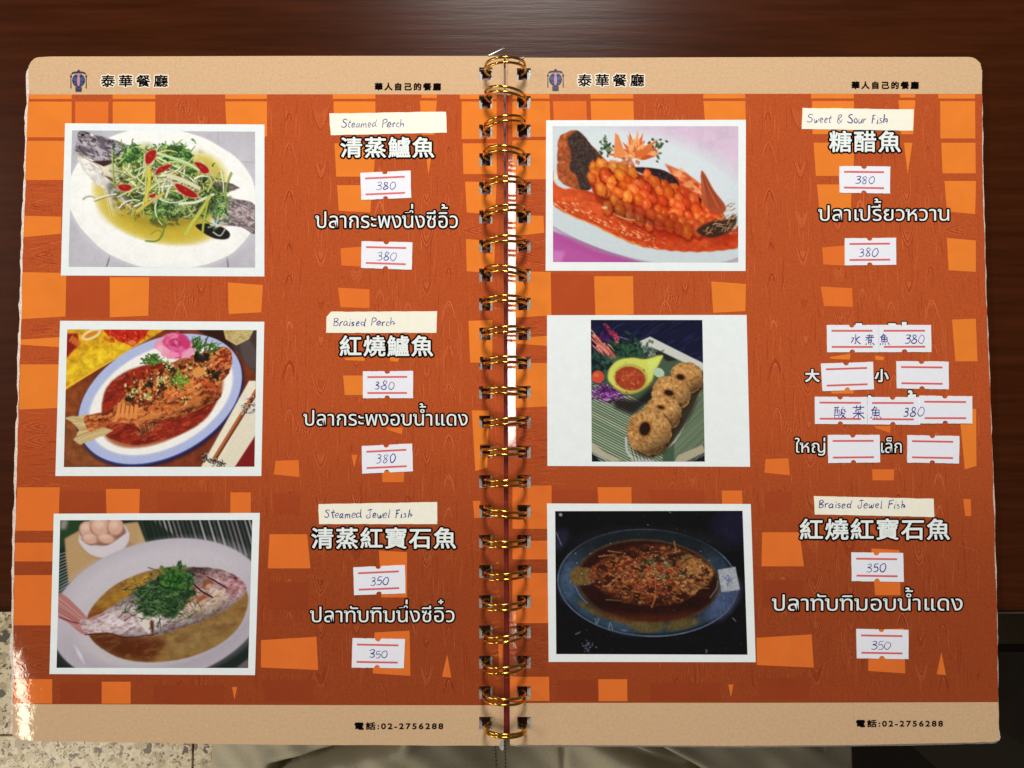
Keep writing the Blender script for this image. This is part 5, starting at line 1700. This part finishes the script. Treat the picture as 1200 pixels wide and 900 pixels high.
# ---------------------------------------------------------------- handwriting
HW = {
    'S': (0.62, [[(.52, .86), (.38, 1), (.16, .92), (.14, .7), (.42, .5), (.5, .26), (.34, .04), (.08, .1), (.0, .26)]]),
    't': (0.34, [[(.16, .95), (.14, .4), (.16, .08), (.3, .04)], [(0, .62), (.32, .64)]]),
    'e': (0.42, [[(.04, .28), (.3, .34), (.32, .5), (.16, .56), (.04, .34), (.1, .06), (.38, .1)]]),
    'a': (0.46, [[(.34, .5), (.14, .54), (.03, .26), (.14, .04), (.32, .24), (.35, .52), (.34, .1), (.44, .06)]]),
    'm': (0.66, [[(.04, .54), (.05, .04)], [(.05, .36), (.18, .54), (.27, .4), (.28, .05)], [(.28, .38), (.42, .54), (.52, .4), (.52, .1), (.62, .06)]]),
    'd': (0.5, [[(.34, .46), (.14, .52), (.03, .26), (.14, .04), (.34, .26)], [(.4, 1.0), (.37, .4), (.38, .08), (.48, .05)]]),
    'P': (0.54, [[(.1, .96), (.08, .0)], [(0, .8), (.2, 1), (.46, .9), (.44, .62), (.1, .48)]]),
    'r': (0.36, [[(.05, .54), (.08, .04)], [(.08, .34), (.18, .52), (.34, .5)]]),
    'c': (0.38, [[(.34, .46), (.18, .54), (.04, .3), (.14, .05), (.36, .1)]]),
    'h': (0.46, [[(.08, 1.0), (.06, .04)], [(.06, .3), (.2, .52), (.34, .38), (.34, .04)], [(.22, .28), (.44, .3)]]),
    'B': (0.56, [[(.08, .96), (.06, .04)], [(0, .86), (.24, 1), (.42, .84), (.3, .6), (.1, .52), (.4, .48), (.48, .22), (.3, .02), (.04, .06)]]),
    'i': (0.2, [[(.08, .54), (.08, .08), (.18, .05)], [(.1, .74), (.11, .8)]]),
    's': (0.4, [[(.3, .5), (.14, .54), (.08, .4), (.28, .26), (.24, .05), (.02, .08)]]),
    'J': (0.56, [[(.06, .9), (.3, 1.0), (.54, .96)], [(.34, .98), (.36, .5), (.32, .1), (.14, .0), (.02, .2), (.16, .36)]]),
    'w': (0.56, [[(.03, .54), (.08, .1), (.2, .06), (.27, .4), (.32, .08), (.44, .08), (.52, .54)]]),
    'l': (0.24, [[(.1, 1.0), (.08, .3), (.12, .05), (.22, .06)]]),
    'F': (0.5, [[(.1, .96), (.08, .0)], [(.0, .94), (.44, 1.0)], [(.08, .54), (.34, .56)]]),
    'o': (0.42, [[(.2, .54), (.04, .34), (.12, .05), (.32, .1), (.36, .4), (.18, .55)]]),
    'u': (0.44, [[(.04, .54), (.06, .12), (.2, .05), (.34, .24), (.35, .54), (.36, .1), (.43, .05)]]),
    '&': (0.56, [[(.5, .1), (.2, .5), (.12, .8), (.3, .96), (.4, .8), (.1, .4), (.08, .12), (.3, .02), (.5, .42)]]),
    '3': (0.6, [[(.06, .9), (.3, 1.0), (.46, .84), (.36, .6), (.16, .54), (.42, .48), (.52, .24), (.34, .0), (.04, .06)]]),
    '8': (0.62, [[(.46, .86), (.28, 1.0), (.1, .82), (.24, .56), (.48, .3), (.36, .0), (.12, .02), (.08, .26), (.34, .56), (.48, .88)]]),
    '0': (0.66, [[(.3, 1.0), (.08, .74), (.06, .3), (.26, .0), (.5, .16), (.58, .6), (.42, .96), (.2, .98)]]),
    '5': (0.58, [[(.5, .98), (.16, .94), (.12, .56), (.4, .58), (.5, .3), (.32, .02), (.04, .08)]]),
    '.': (0.2, [[(.06, .04), (.1, .06)]]),
    ' ': (0.42, []),
    '水': (1.15, [[(.5, 1), (.5, .1), (.36, .16)], [(.08, .66), (.34, .66), (.1, .2)], [(.9, .8), (.56, .56)], [(.56, .56), (.74, .26), (1.0, .1)]]),
    '煮': (1.15, [[(.2, .92), (.74, .94)], [(.46, 1.05), (.46, .72)], [(.06, .72), (.94, .74)], [(.86, .98), (.4, .66), (.06, .44)], [(.36, .56), (.36, .26)], [(.36, .56), (.72, .58), (.7, .26)], [(.36, .42), (.7, .42)], [(.36, .26), (.7, .26)], [(.16, .14), (.08, .0)], [(.38, .14), (.4, .02)], [(.58, .14), (.64, .02)], [(.8, .16), (.98, -.02)]]),
    '魚': (1.15, [[(.44, 1.08), (.3, .84), (.1, .7)], [(.36, .92), (.62, .94), (.5, .76)], [(.22, .74), (.24, .3)], [(.22, .74), (.8, .76), (.78, .3)], [(.5, .74), (.5, .3)], [(.24, .52), (.78, .52)], [(.24, .3), (.8, .3)], [(.14, .16), (.06, .0)], [(.36, .16), (.38, .02)], [(.58, .16), (.64, .02)], [(.84, .2), (1.0, -.02)]]),
    '酸': (1.25, [[(.04, .94), (.54, .94)], [(.08, .74), (.08, .04), (.5, .04), (.5, .74), (.08, .74)], [(.22, .94), (.2, .44)], [(.36, .94), (.38, .44)], [(.1, .28), (.48, .28)], [(.84, 1.02), (.66, .74), (1.04, .76)], [(.74, .7), (.62, .54)], [(.94, .7), (1.08, .56)], [(.8, .56), (.6, .26)], [(.72, .42), (1.0, .44), (.82, .18), (.6, .0)], [(.74, .3), (1.1, .0)]]),
    '菜': (1.15, [[(.06, .88), (.94, .9)], [(.34, 1.04), (.32, .76)], [(.66, 1.04), (.64, .76)], [(.72, .74), (.26, .64)], [(.26, .58), (.32, .5)], [(.72, .6), (.6, .48)], [(.08, .4), (.92, .42)], [(.5, .6), (.5, .0)], [(.48, .38), (.08, .04)], [(.52, .38), (.94, .02)]]),
}


def handwriting(body, x0, x1, yt, yb, parent, seed=0, wd=1.0, slope=0.0, gap=0.04, off=0.00042):
    rg = np.random.default_rng(seed)
    strokes = []; cx = 0
    for ch in body:
        adv, st_ = HW[ch]
        jy = rg.normal(0, .025); js = 1 + rg.normal(0, .04)
        for s in st_:
            s = np.array(s, float); s = s + rg.normal(0, .028 if ord(ch) < 1000 else .018, s.shape)
            c = crom(s) if len(s) > 2 and ord(ch) < 1000 else s
            strokes.append(np.stack([cx + c[:, 0] * js + .1 * c[:, 1] * (ord(ch) < 1000), c[:, 1] * js + jy], 1))
        cx += adv + gap
    allp = np.concatenate(strokes)
    a, b = allp[:, 0].min(), allp[:, 0].max()
    bag = Bag()
    for s in strokes:
        px = x0 + (s[:, 0] - a) / (b - a) * (x1 - x0)
        py = yb + s[:, 1] * (yt - yb) + slope * (px - x0)
        v, f = ribbon(np.stack([px, py], 1), wd * rg.uniform(.7, 1.25), off + rg.uniform(0, .000012), taper=len(px) > 4)
        bag.add(v, f)
    return bag.link("handwriting", M_pen, parent)


# ---------------------------------------------------------------- price stickers and name labels
def bil(q, u, v):
    q = np.array(q, float)
    return (q[0] * (1 - u) + q[1] * u) * (1 - v) + (q[3] * (1 - u) + q[2] * u) * v


def sticker(q, label, lift=0.0, num=None, seed=0, nx=0.5, ns=0.38):
    """white gun label: die-cut bites top and bottom, two red rules"""
    rg = np.random.default_rng(500 + seed)
    out = []
    r = 0.055
    asp = 60 / 32.5
    nb = 7
    bx = 0.485
    for k in range(9): out.append((0 + (bx - r) * k / 9, 0))
    for k in range(nb + 1):
        a = math.pi - math.pi * k / nb
        out.append((bx + r * math.cos(a), r * asp * math.sin(a)))
    for k in range(1, 10): out.append((bx + r + (1 - bx - r) * k / 9, 0))
    for k in range(1, 5): out.append((1, k / 5))
    for k in range(9): out.append((1 - (1 - bx - r) * k / 9, 1))
    for k in range(nb + 1):
        a = math.pi * k / nb
        out.append((bx + r * math.cos(a), 1 - r * asp * math.sin(a)))
    for k in range(1, 10): out.append(((bx - r) * (1 - k / 9), 1))
    for k in range(1, 5): out.append((0, 1 - k / 5))
    pts = np.array([bil(q, u, v) for u, v in out])
    pts += rg.normal(0, 0.10, pts.shape)
    top = on_page(pts, 0.00024 + lift); bot = on_page(pts, 0.00003)
    m = len(pts)
    o = link("price_sticker", np.concatenate([top, bot]), [tuple(range(m))[::-1]] + [(i, (i + 1) % m, m + (i + 1) % m, m + i) for i in range(m)], M_sticker, book)
    o["label"] = label
    for v in (0.215, 0.805):
        b = Bag()
        L = [bil(q, 0.09 + 0.79 * t, v) for t in np.linspace(0, 1, 10)]
        vv, f = ribbon(L, 2.1, 0.00028 + lift)
        b.add(vv, f)
        b.link("red_rule", M_redline, o)
    if num:
        c = bil(q, nx, 0.52); 
        dx, dy = (np.array(q[1]) - np.array(q[0])) / 60
        handwriting(num, c[0] - 60 * ns / 2, c[0] + 60 * ns / 2, c[1] - 4.8 + rg.normal(0, .5), c[1] + 4.8 + rg.normal(0, .5), o, seed=seed, slope=float(dy), off=0.00031 + lift, wd=1.05)
    return o


def Q(*a):
    return [(a[i], a[i + 1]) for i in range(0, 8, 2)]


sticker(Q(422.4, 202.7, 481.3, 200, 481.9, 232, 423.5, 234.4), "price sticker 380 under the top left Chinese title", num="380", seed=1, nx=.5)
sticker(Q(423.7, 282.7, 483.5, 284, 482.4, 316.3, 423.2, 314), "price sticker 380 under the top left Thai line", num="380", seed=2, nx=.5)
sticker(Q(425.3, 435.2, 484.3, 434.7, 484, 466.7, 425.3, 466.7), "price sticker 380 under the middle left Chinese title", num="380", seed=3, nx=.43)
sticker(Q(424, 522.7, 483.2, 519.7, 484, 552.3, 424.5, 555), "tilted price sticker 380 under the middle left Thai line", num="380", seed=4, nx=.47)
sticker(Q(414, 664.8, 474.7, 661.9, 475.2, 695.2, 415.2, 697.3), "price sticker 350 under the bottom left Chinese title", num="350", seed=5, nx=.5, ns=.35)
sticker(Q(413.3, 747.5, 474.7, 748.8, 473.3, 783, 412.3, 781.9), "price sticker 350 under the bottom left Thai line", num="350", seed=6, nx=.5, ns=.35)
sticker(Q(983.5, 194.7, 1043, 195.2, 1042.7, 227, 983.5, 225.9), "price sticker 380 under the top right Chinese title", num="380", seed=7, nx=.5)
sticker(Q(989.9, 279.2, 1049.9, 278.7, 1050, 310.5, 990, 311), "price sticker 380 under the top right Thai line", num="380", seed=8, nx=.46)
s9 = sticker(Q(968.8, 380.8, 1029.3, 380.8, 1029.9, 412.8, 969.3, 412.8), "left sticker of the handwritten Chinese pair, upper row", seed=9)
sticker(Q(1029.5, 380.8, 1090.7, 380.8, 1091.2, 412.5, 1030.1, 412.8), "right sticker of the handwritten pair, upper row", seed=10)
sticker(Q(961.9, 426, 1023, 424, 1024, 456.3, 963.7, 458.4), "blank sticker between the two single Chinese characters", seed=11)
sticker(Q(1050, 423.2, 1111.2, 423.7, 1111.5, 456.3, 1050.7, 455.2), "blank sticker right of the character for small", seed=12)
s13 = sticker(Q(954.7, 464.8, 1015.9, 465.3, 1016.2, 497.3, 955, 496.8), "leftmost sticker of the handwritten row of three", seed=13)
sticker(Q(1016.2, 465.3, 1077.4, 465.3, 1077.9, 497.9, 1016.5, 497.3), "middle sticker of the handwritten row of three", seed=14)
sticker(Q(1077.0, 463.7, 1138.7, 464.3, 1138.9, 496.3, 1077.6, 496.3), "blank sticker ending the handwritten row of three", lift=0.00012, seed=15)
sticker(Q(969.9, 509.6, 1030.7, 509.6, 1031.2, 541.9, 970.4, 542.7), "blank sticker between two short Thai words", seed=16)
sticker(Q(1062.9, 509.9, 1124, 510.9, 1123.7, 543.2, 1062.9, 542), "blank sticker right of the second short Thai word", seed=17)
sticker(Q(997.3, 647.2, 1058.1, 648, 1059, 681.9, 997.9, 680.8), "price sticker 350 under the bottom right Chinese title", num="350", seed=18, nx=.47, ns=.38)
sticker(Q(1003, 736.8, 1064.3, 738, 1064.5, 772.3, 1003.7, 771.2), "price sticker 350 under the bottom right Thai line", num="350", seed=19, nx=.47, ns=.38)
handwriting("水煮魚", 997.5, 1042, 391.5, 404, s9, seed=31, gap=.28, off=0.00034)
handwriting("380.", 1060, 1084, 392.5, 402.5, s9, seed=32, off=0.00034)
handwriting("酸菜魚", 977, 1032.5, 476.5, 490.5, s13, seed=33, gap=.35, off=0.00034, wd=1.05)
handwriting("380", 1058, 1082.5, 477.5, 487.5, s13, seed=34, off=0.00050)


def name_label(pts, label, body, x0, x1, yt, yb, seed, slope=0.0):
    rg = np.random.default_rng(700 + seed)
    ring = []
    n = len(pts)
    for a in range(n):
        A, B = np.array(pts[a], float), np.array(pts[(a + 1) % n], float)
        k = max(1, int(np.linalg.norm(B - A) / 6))
        for i in range(k):
            ring.append(A + (B - A) * i / k + rg.normal(0, .13, 2))
    m = len(ring)
    top = on_page(ring, 0.0002); bot = on_page(ring, 0.00003)
    o = link("name_label", np.concatenate([top, bot]), [tuple(range(m))[::-1]] + [(i, (i + 1) % m, m + (i + 1) % m, m + i) for i in range(m)], M_label, book)
    o["label"] = label
    handwriting(body, x0, x1, yt, yb, o, seed=seed, wd=1.1, slope=slope, off=0.00024)


name_label(Q(385.9, 133.3, 522.9, 131, 523.5, 155.5, 387.5, 158.7), "paper strip handwritten Steamed Perch", "Steamed Perch", 400, 473.5, 140.5, 150, 1, -.01)
name_label([(388, 365.3), (512.3, 364.8), (511.7, 390.1), (382.1, 390.1), (382.7, 371.5)], "paper strip handwritten Braised Perch, one corner cut", "Braised Perch", 390.7, 463, 372.5, 382, 2)
name_label(Q(373.3, 590.7, 512.3, 588.3, 512.3, 614.1, 373.9, 614.1), "paper strip handwritten Steamed Jewel Fish", "Steamed Jewel Fish", 380.5, 483.5, 597, 607, 3)
name_label(Q(940.3, 126.7, 1070.4, 128.5, 1069.9, 153.3, 939.2, 151.5), "paper strip handwritten Sweet & Sour Fish", "Sweet & Sour Fish", 945.5, 1040, 133.8, 144, 4, .012)
name_label(Q(953.3, 581.3, 1094.1, 584.5, 1094.7, 605.9, 954.7, 602.7), "paper strip handwritten Braised Jewel Fish", "Braised Jewel Fish", 959, 1060.8, 585.5, 595, 5, .01)

# ---------------------------------------------------------------- table
M_wood = bpy.data.materials.new("dark_stained_wood")
nt, b = nodes_of(M_wood)
tc = nt.nodes.new("ShaderNodeTexCoord"); mp = nt.nodes.new("ShaderNodeMapping")
mp.inputs["Scale"].default_value = (1.6, 26, 8)
nz = nt.nodes.new("ShaderNodeTexNoise"); nz.inputs["Scale"].default_value = 9; nz.inputs["Detail"].default_value = 8; nz.inputs["Roughness"].default_value = .65
rp = nt.nodes.new("ShaderNodeValToRGB")
rp.color_ramp.elements[0].position = .32; rp.color_ramp.elements[0].color = tuple(lin((48, 20, 6))) + (1,)
rp.color_ramp.elements[1].position = .72; rp.color_ramp.elements[1].color = tuple(lin((68, 31, 13))) + (1,)
nt.links.new(tc.outputs["Object"], mp.inputs["Vector"]); nt.links.new(mp.outputs[0], nz.inputs["Vector"])
nt.links.new(nz.outputs["Fac"], rp.inputs["Fac"]); nt.links.new(rp.outputs[0], b.inputs["Base Color"])
b.inputs["Roughness"].default_value = .24
b.inputs["Specular IOR Level"].default_value = .07
bp = nt.nodes.new("ShaderNodeBump"); bp.inputs["Strength"].default_value = .12; bp.inputs["Distance"].default_value = .0006
nt.links.new(nz.outputs["Fac"], bp.inputs["Height"]); nt.links.new(bp.outputs[0], b.inputs["Normal"])

_, YE = W(600, 719, 0.0)
YE = float(YE)
table = thing("table", "dark stained wooden table top under the open menu", "table", (0, 0.3, -0.75))


def box(name, x0, x1, y0, y1, z0, z1, m, parent=None, bev=0.0):
    V = [(x, y, z) for z in (z0, z1) for y in (y0, y1) for x in (x0, x1)]
    Fc = [(0, 2, 3, 1), (4, 5, 7, 6), (0, 1, 5, 4), (2, 6, 7, 3), (0, 4, 6, 2), (1, 3, 7, 5)]
    if parent is not None:
        V = [(x - parent.location[0], y - parent.location[1], z - parent.location[2]) for x, y, z in V]
    o = link(name, V, Fc, m, parent)
    if bev:
        md = o.modifiers.new("bevel", 'BEVEL'); md.width = bev; md.segments = 3
    return o


box("tabletop", -0.75, 0.62, YE, 0.75, -0.028, 0.0, M_wood, table, 0.003)
M_trim = mat("edge_trim_metal", (170, 160, 140), rough=.3, metal=.8)
xa, _ = W(1150, 722, -0.004)
box("edge_trim", float(xa), 0.62, YE - 0.0012, YE, -0.0075, -0.0055, M_trim, table)
for sx in (-0.68, 0.55):
    for sy in (YE + 0.06, 0.68):
        box("table_leg", sx - .025, sx + .025, sy - .025, sy + .025, -0.75, -0.029, M_wood, table, .003)

# ---------------------------------------------------------------- terrazzo floor
M_terr = bpy.data.materials.new("terrazzo")
nt, b = nodes_of(M_terr)
tc = nt.nodes.new("ShaderNodeTexCoord")
def vor(sc, rnd=1.0):
    v = nt.nodes.new("ShaderNodeTexVoronoi"); v.inputs["Scale"].default_value = sc; v.inputs["Randomness"].default_value = rnd
    nt.links.new(wrp.outputs[0], v.inputs["Vector"]); return v
nz = nt.nodes.new("ShaderNodeTexNoise"); nz.inputs["Scale"].default_value = 90; nz.inputs["Detail"].default_value = 2
nt.links.new(tc.outputs["Object"], nz.inputs["Vector"])
wrp = nt.nodes.new("ShaderNodeMixRGB"); wrp.blend_type = 'LINEAR_LIGHT'; wrp.inputs[0].default_value = .012
nt.links.new(tc.outputs["Object"], wrp.inputs[1]); nt.links.new(nz.outputs["Color"], wrp.inputs[2])
def chips(src, sc, rad, share, cols):
    """scattered stone chips: cells whose random value passes, kept to a blob round the cell's point"""
    v = vor(sc)
    sp = nt.nodes.new("ShaderNodeSeparateColor"); nt.links.new(v.outputs["Color"], sp.inputs[0])
    lt_ = nt.nodes.new("ShaderNodeMath"); lt_.operation = 'LESS_THAN'
    rs = nt.nodes.new("ShaderNodeMath"); rs.operation = 'MULTIPLY_ADD'; rs.inputs[1].default_value = rad; rs.inputs[2].default_value = rad * .4
    nt.links.new(sp.outputs[1], rs.inputs[0])
    nt.links.new(v.outputs["Distance"], lt_.inputs[0]); nt.links.new(rs.outputs[0], lt_.inputs[1])
    th = nt.nodes.new("ShaderNodeMath"); th.operation = 'LESS_THAN'; th.inputs[1].default_value = share
    nt.links.new(sp.outputs[0], th.inputs[0])
    ml = nt.nodes.new("ShaderNodeMath"); ml.operation = 'MULTIPLY'
    nt.links.new(lt_.outputs[0], ml.inputs[0]); nt.links.new(th.outputs[0], ml.inputs[1])
    rr = nt.nodes.new("ShaderNodeValToRGB"); rr.color_ramp.interpolation = 'CONSTANT'
    for n_, c_ in enumerate(cols):
        e = rr.color_ramp.elements[n_] if n_ < 2 else rr.color_ramp.elements.new(n_ / len(cols))
        e.position = n_ / len(cols); e.color = tuple(lin(c_)) + (1,)
    nt.links.new(sp.outputs[2], rr.inputs[0])
    mx = nt.nodes.new("ShaderNodeMixRGB"); nt.links.new(ml.outputs[0], mx.inputs[0])
    nt.links.new(src, mx.inputs[1]); nt.links.new(rr.outputs[0], mx.inputs[2])
    return mx.outputs[0]


n0 = nt.nodes.new("ShaderNodeTexNoise"); n0.inputs["Scale"].default_value = 120; n0.inputs["Detail"].default_value = 5
nt.links.new(tc.outputs["Object"], n0.inputs["Vector"])
r0 = nt.nodes.new("ShaderNodeValToRGB")
r0.color_ramp.elements[0].position = .35; r0.color_ramp.elements[0].color = tuple(lin((216, 194, 150))) + (1,)
r0.color_ramp.elements[1].position = .6; r0.color_ramp.elements[1].color = tuple(lin((248, 236, 204))) + (1,)
nt.links.new(n0.outputs["Fac"], r0.inputs[0])
o_ = chips(r0.outputs[0], 95, .7, .75, [(226, 208, 172), (212, 192, 156), (240, 226, 190), (200, 182, 148)])
o_ = chips(o_, 240, .6, .32, [(150, 134, 104), (120, 104, 80), (176, 160, 130), (90, 78, 62)])
o_ = chips(o_, 62, .42, .20, [(84, 70, 60), (104, 84, 72), (140, 112, 90), (96, 90, 78)])
nt.links.new(o_, b.inputs["Base Color"])
b.inputs["Roughness"].default_value = .35
M_grout = mat("floor_joint", (70, 62, 50), rough=.9)
FZ = -0.75
fl = link("floor", [(-2.2, -2.2, FZ - .02), (2.2, -2.2, FZ - .02), (2.2, 2.2, FZ - .02), (-2.2, 2.2, FZ - .02)], [(0, 1, 2, 3)], M_grout)
fl["kind"] = "structure"
jx, _ = W(226, 880, FZ)
jx = float(jx)
tile_me = None
for i in range(-2, 4):
    for j in range(-3, 2):
        x0 = jx + (i - 1) * 0.3
        y0 = -0.40 + j * 0.3
        g = 0.0011
        if tile_me is None:
            o = box("floor_tile", g, .3 - g, g, .3 - g, -.019, 0, M_terr, None, .0008)
            tile_me = o
        else:
            o = tile_me.copy(); COL.objects.link(o)
        o.location = (x0, y0, FZ); o.parent = fl

# ---------------------------------------------------------------- person: khaki lap below the menu
M_khaki = mat("khaki_twill", (198, 188, 160), rough=.85, noise=(700, .08), bump=(2600, .5, .0003))
person = thing("person", "seated person in khaki trousers, lap showing just below the menu", "person", (0, -0.36, -0.28))
folds = []   # (points in photo px on the lap plane, depth, width)
LZ = -0.095


def LP(px, py):
    x, y = W(px, py, LZ)
    return np.array([float(x), float(y)])


FOLDS = [([LP(462, 869), LP(430, 880), LP(372, 900), LP(310, 922)], .020, .0030),
         ([LP(700, 866), LP(735, 884), LP(790, 904), LP(840, 925)], .016, .0030),
         ([LP(752, 868), LP(785, 888), LP(815, 906), LP(850, 930)], .010, .0018),
         ([LP(664, 935), LP(662, 885), LP(661, 858)], .0022, .0016),
         ([LP(950, 868), LP(952, 884), LP(990, 902)], .0020, .0012),
         ([LP(300, 905), LP(340, 888), LP(420, 874)], .0030, .008)]


def seg_d(x, y, pts):
    best = np.full(np.shape(x), 1e9)
    for a, b in zip(pts[:-1], pts[1:]):
        d = b - a
        t = np.clip(((x - a[0]) * d[0] + (y - a[1]) * d[1]) / (d @ d), 0, 1)
        best = np.minimum(best, np.hypot(x - a[0] - t * d[0], y - a[1] - t * d[1]))
    return best


xL = float(W(236, 885, LZ - .03)[0]); xR = float(W(1010, 885, LZ - .03)[0])
na = 420
ys_ = list(np.linspace(-0.44, -0.235, 14)) + list(np.linspace(-0.232, -0.145, 62)) + list(np.linspace(-0.14, 0.10, 14))
spine_pts = [(y, LZ, 0.0) for y in ys_]
for u in np.linspace(0.06, 1, 16):
    ang = min(1.0, u * 2.4) * math.pi / 2
    spine_pts.append((0.10 + 0.055 * math.sin(ang), LZ - 0.055 * (1 - math.cos(ang)) - max(0, (u - 1 / 2.4)) * .9, ang))
nr = len(spine_pts) - 1
xc, hw = (xL + xR) / 2, (xR - xL) / 2
V = []
for (y, z, ang) in spine_pts:
    # two thirds of the points run along the visible top
    q = np.linspace(0, 1, na, endpoint=False)
    a = np.where(q < .8, q / .8 * math.pi, math.pi + (q - .8) / .2 * math.pi)
    ca, sa = np.cos(a), np.sin(a)
    xx = xc + hw * np.where(sa >= 0, np.where(np.abs(ca) < 1, 1 - 2 * q / .8, 1), np.sign(ca) * np.abs(ca) ** .55)
    xx = np.where(q < .8, xc + hw * (1 - 2 * q / .8), xx)
    e_ = np.abs((xx - xc) / hw)
    lz = np.where(q < .8, -.045 * e_ ** 2.8, -.045 - .10 * np.abs(sa) ** .5)
    dt = np.zeros(na)
    dt -= .020 * np.exp(-((xx - xc) / .045) ** 2)
    for pts, dep, wd_ in FOLDS:
        d = seg_d(xx, np.full(na, y), pts)
        dt += -dep * np.exp(-(d / wd_) ** 2) + dep * .12 * np.exp(-((d - wd_ * 2.6) / (wd_ * 1.6)) ** 2)
    dt += .0016 * np.sin(xx * 60 + y * 45) + .0009 * np.sin(xx * 130 - y * 90 + 1) + .0005 * np.sin(xx * 260 + y * 300)
    lz = lz + np.where(q < .8, dt, 0)
    for k in range(na):
        V.append((xx[k], y + lz[k] * math.sin(ang), z + lz[k] * math.cos(ang)))
V = np.array(V) - np.array(person.location)
Fc = []
for i in range(nr):
    for k in range(na):
        a = i * na + k; b_ = i * na + (k + 1) % na
        Fc.append((a, b_, b_ + na, a + na))
Fc.append(tuple(range(na))[::-1]); Fc.append(tuple(nr * na + k for k in range(na)))
tr = link("trousers", V, Fc, M_khaki, person, smooth=True)
# twin stitched seams
def cloth_z(x, y):
    e_ = abs((x - xc) / hw)
    d = -.045 * e_ ** 2.8 - .020 * math.exp(-((x - xc) / .045) ** 2)
    for pts, dep, wd_ in FOLDS:
        q = float(seg_d(np.array([x]), np.array([y]), pts)[0])
        d += -dep * math.exp(-(q / wd_) ** 2) + dep * .12 * math.exp(-((q - wd_ * 2.6) / (wd_ * 1.6)) ** 2)
    return LZ + d + .0016 * math.sin(x * 60 + y * 45) + .0009 * math.sin(x * 130 - y * 90 + 1) + .0005 * math.sin(x * 260 + y * 300)


M_thread = mat("seam_thread", (92, 82, 64), rough=.9)
for x0, bend in ((577, .10), (590, .05)):
    for k in range(16):
        py = 862 + 4.4 * k
        a = LP(x0 + bend * 3.4 * k, py); c = LP(x0 + bend * 3.4 * k + .2, py + 2.1)
        w_ = .00028
        vv = []
        for q in (a, c):
            zz = cloth_z(q[0], q[1])
            vv += [(q[0] - w_, q[1], zz - .0005), (q[0] + w_, q[1], zz - .0005), (q[0] + w_, q[1], zz + .0004), (q[0] - w_, q[1], zz + .0004)]
        vv = np.array(vv) - np.array(person.location)
        link("seam_stitch", vv, [(0, 1, 2, 3), (4, 7, 6, 5), (0, 4, 5, 1), (1, 5, 6, 2), (2, 6, 7, 3), (3, 7, 4, 0)], M_thread, tr)

# ---------------------------------------------------------------- dark bench at the right
M_bench = mat("dark_bench_wood", (58, 44, 30), rough=.5, noise=(60, .3), bump=(200, .3, .0005))
bench = thing("bench", "dark brown wooden bench in shadow right of the khaki lap", "bench", (0.2, -0.35, -0.75))
BZ = -0.30


def plank(pts_px):
    x, y = W([p[0] for p in pts_px], [p[1] for p in pts_px], BZ)
    n = len(x)
    V = [(x[i], y[i], BZ) for i in range(n)] + [(x[i], y[i], BZ - .025) for i in range(n)]
    V = np.array(V) - np.array(bench.location)
    link("seat_plank", V, [tuple(range(n))[::-1], tuple(n + i for i in range(n))] + [(i, (i + 1) % n, n + (i + 1) % n, n + i) for i in range(n)], M_bench, bench)


plank([(900, 872), (1066, 872), (1300, 1075), (1300, 1200), (700, 1200), (700, 900)])
plank([(1120, 764), (1420, 764), (1420, 1010), (1120, 824)])
for (px, py) in ((760, 1120), (1250, 1140), (1380, 800), (1150, 790)):
    x, y = W(px, py, BZ)
    x, y = float(x), float(y)
    box("bench_leg", x - .018, x + .018, y - .018, y + .018, -0.75, BZ - .0252, M_bench, bench)
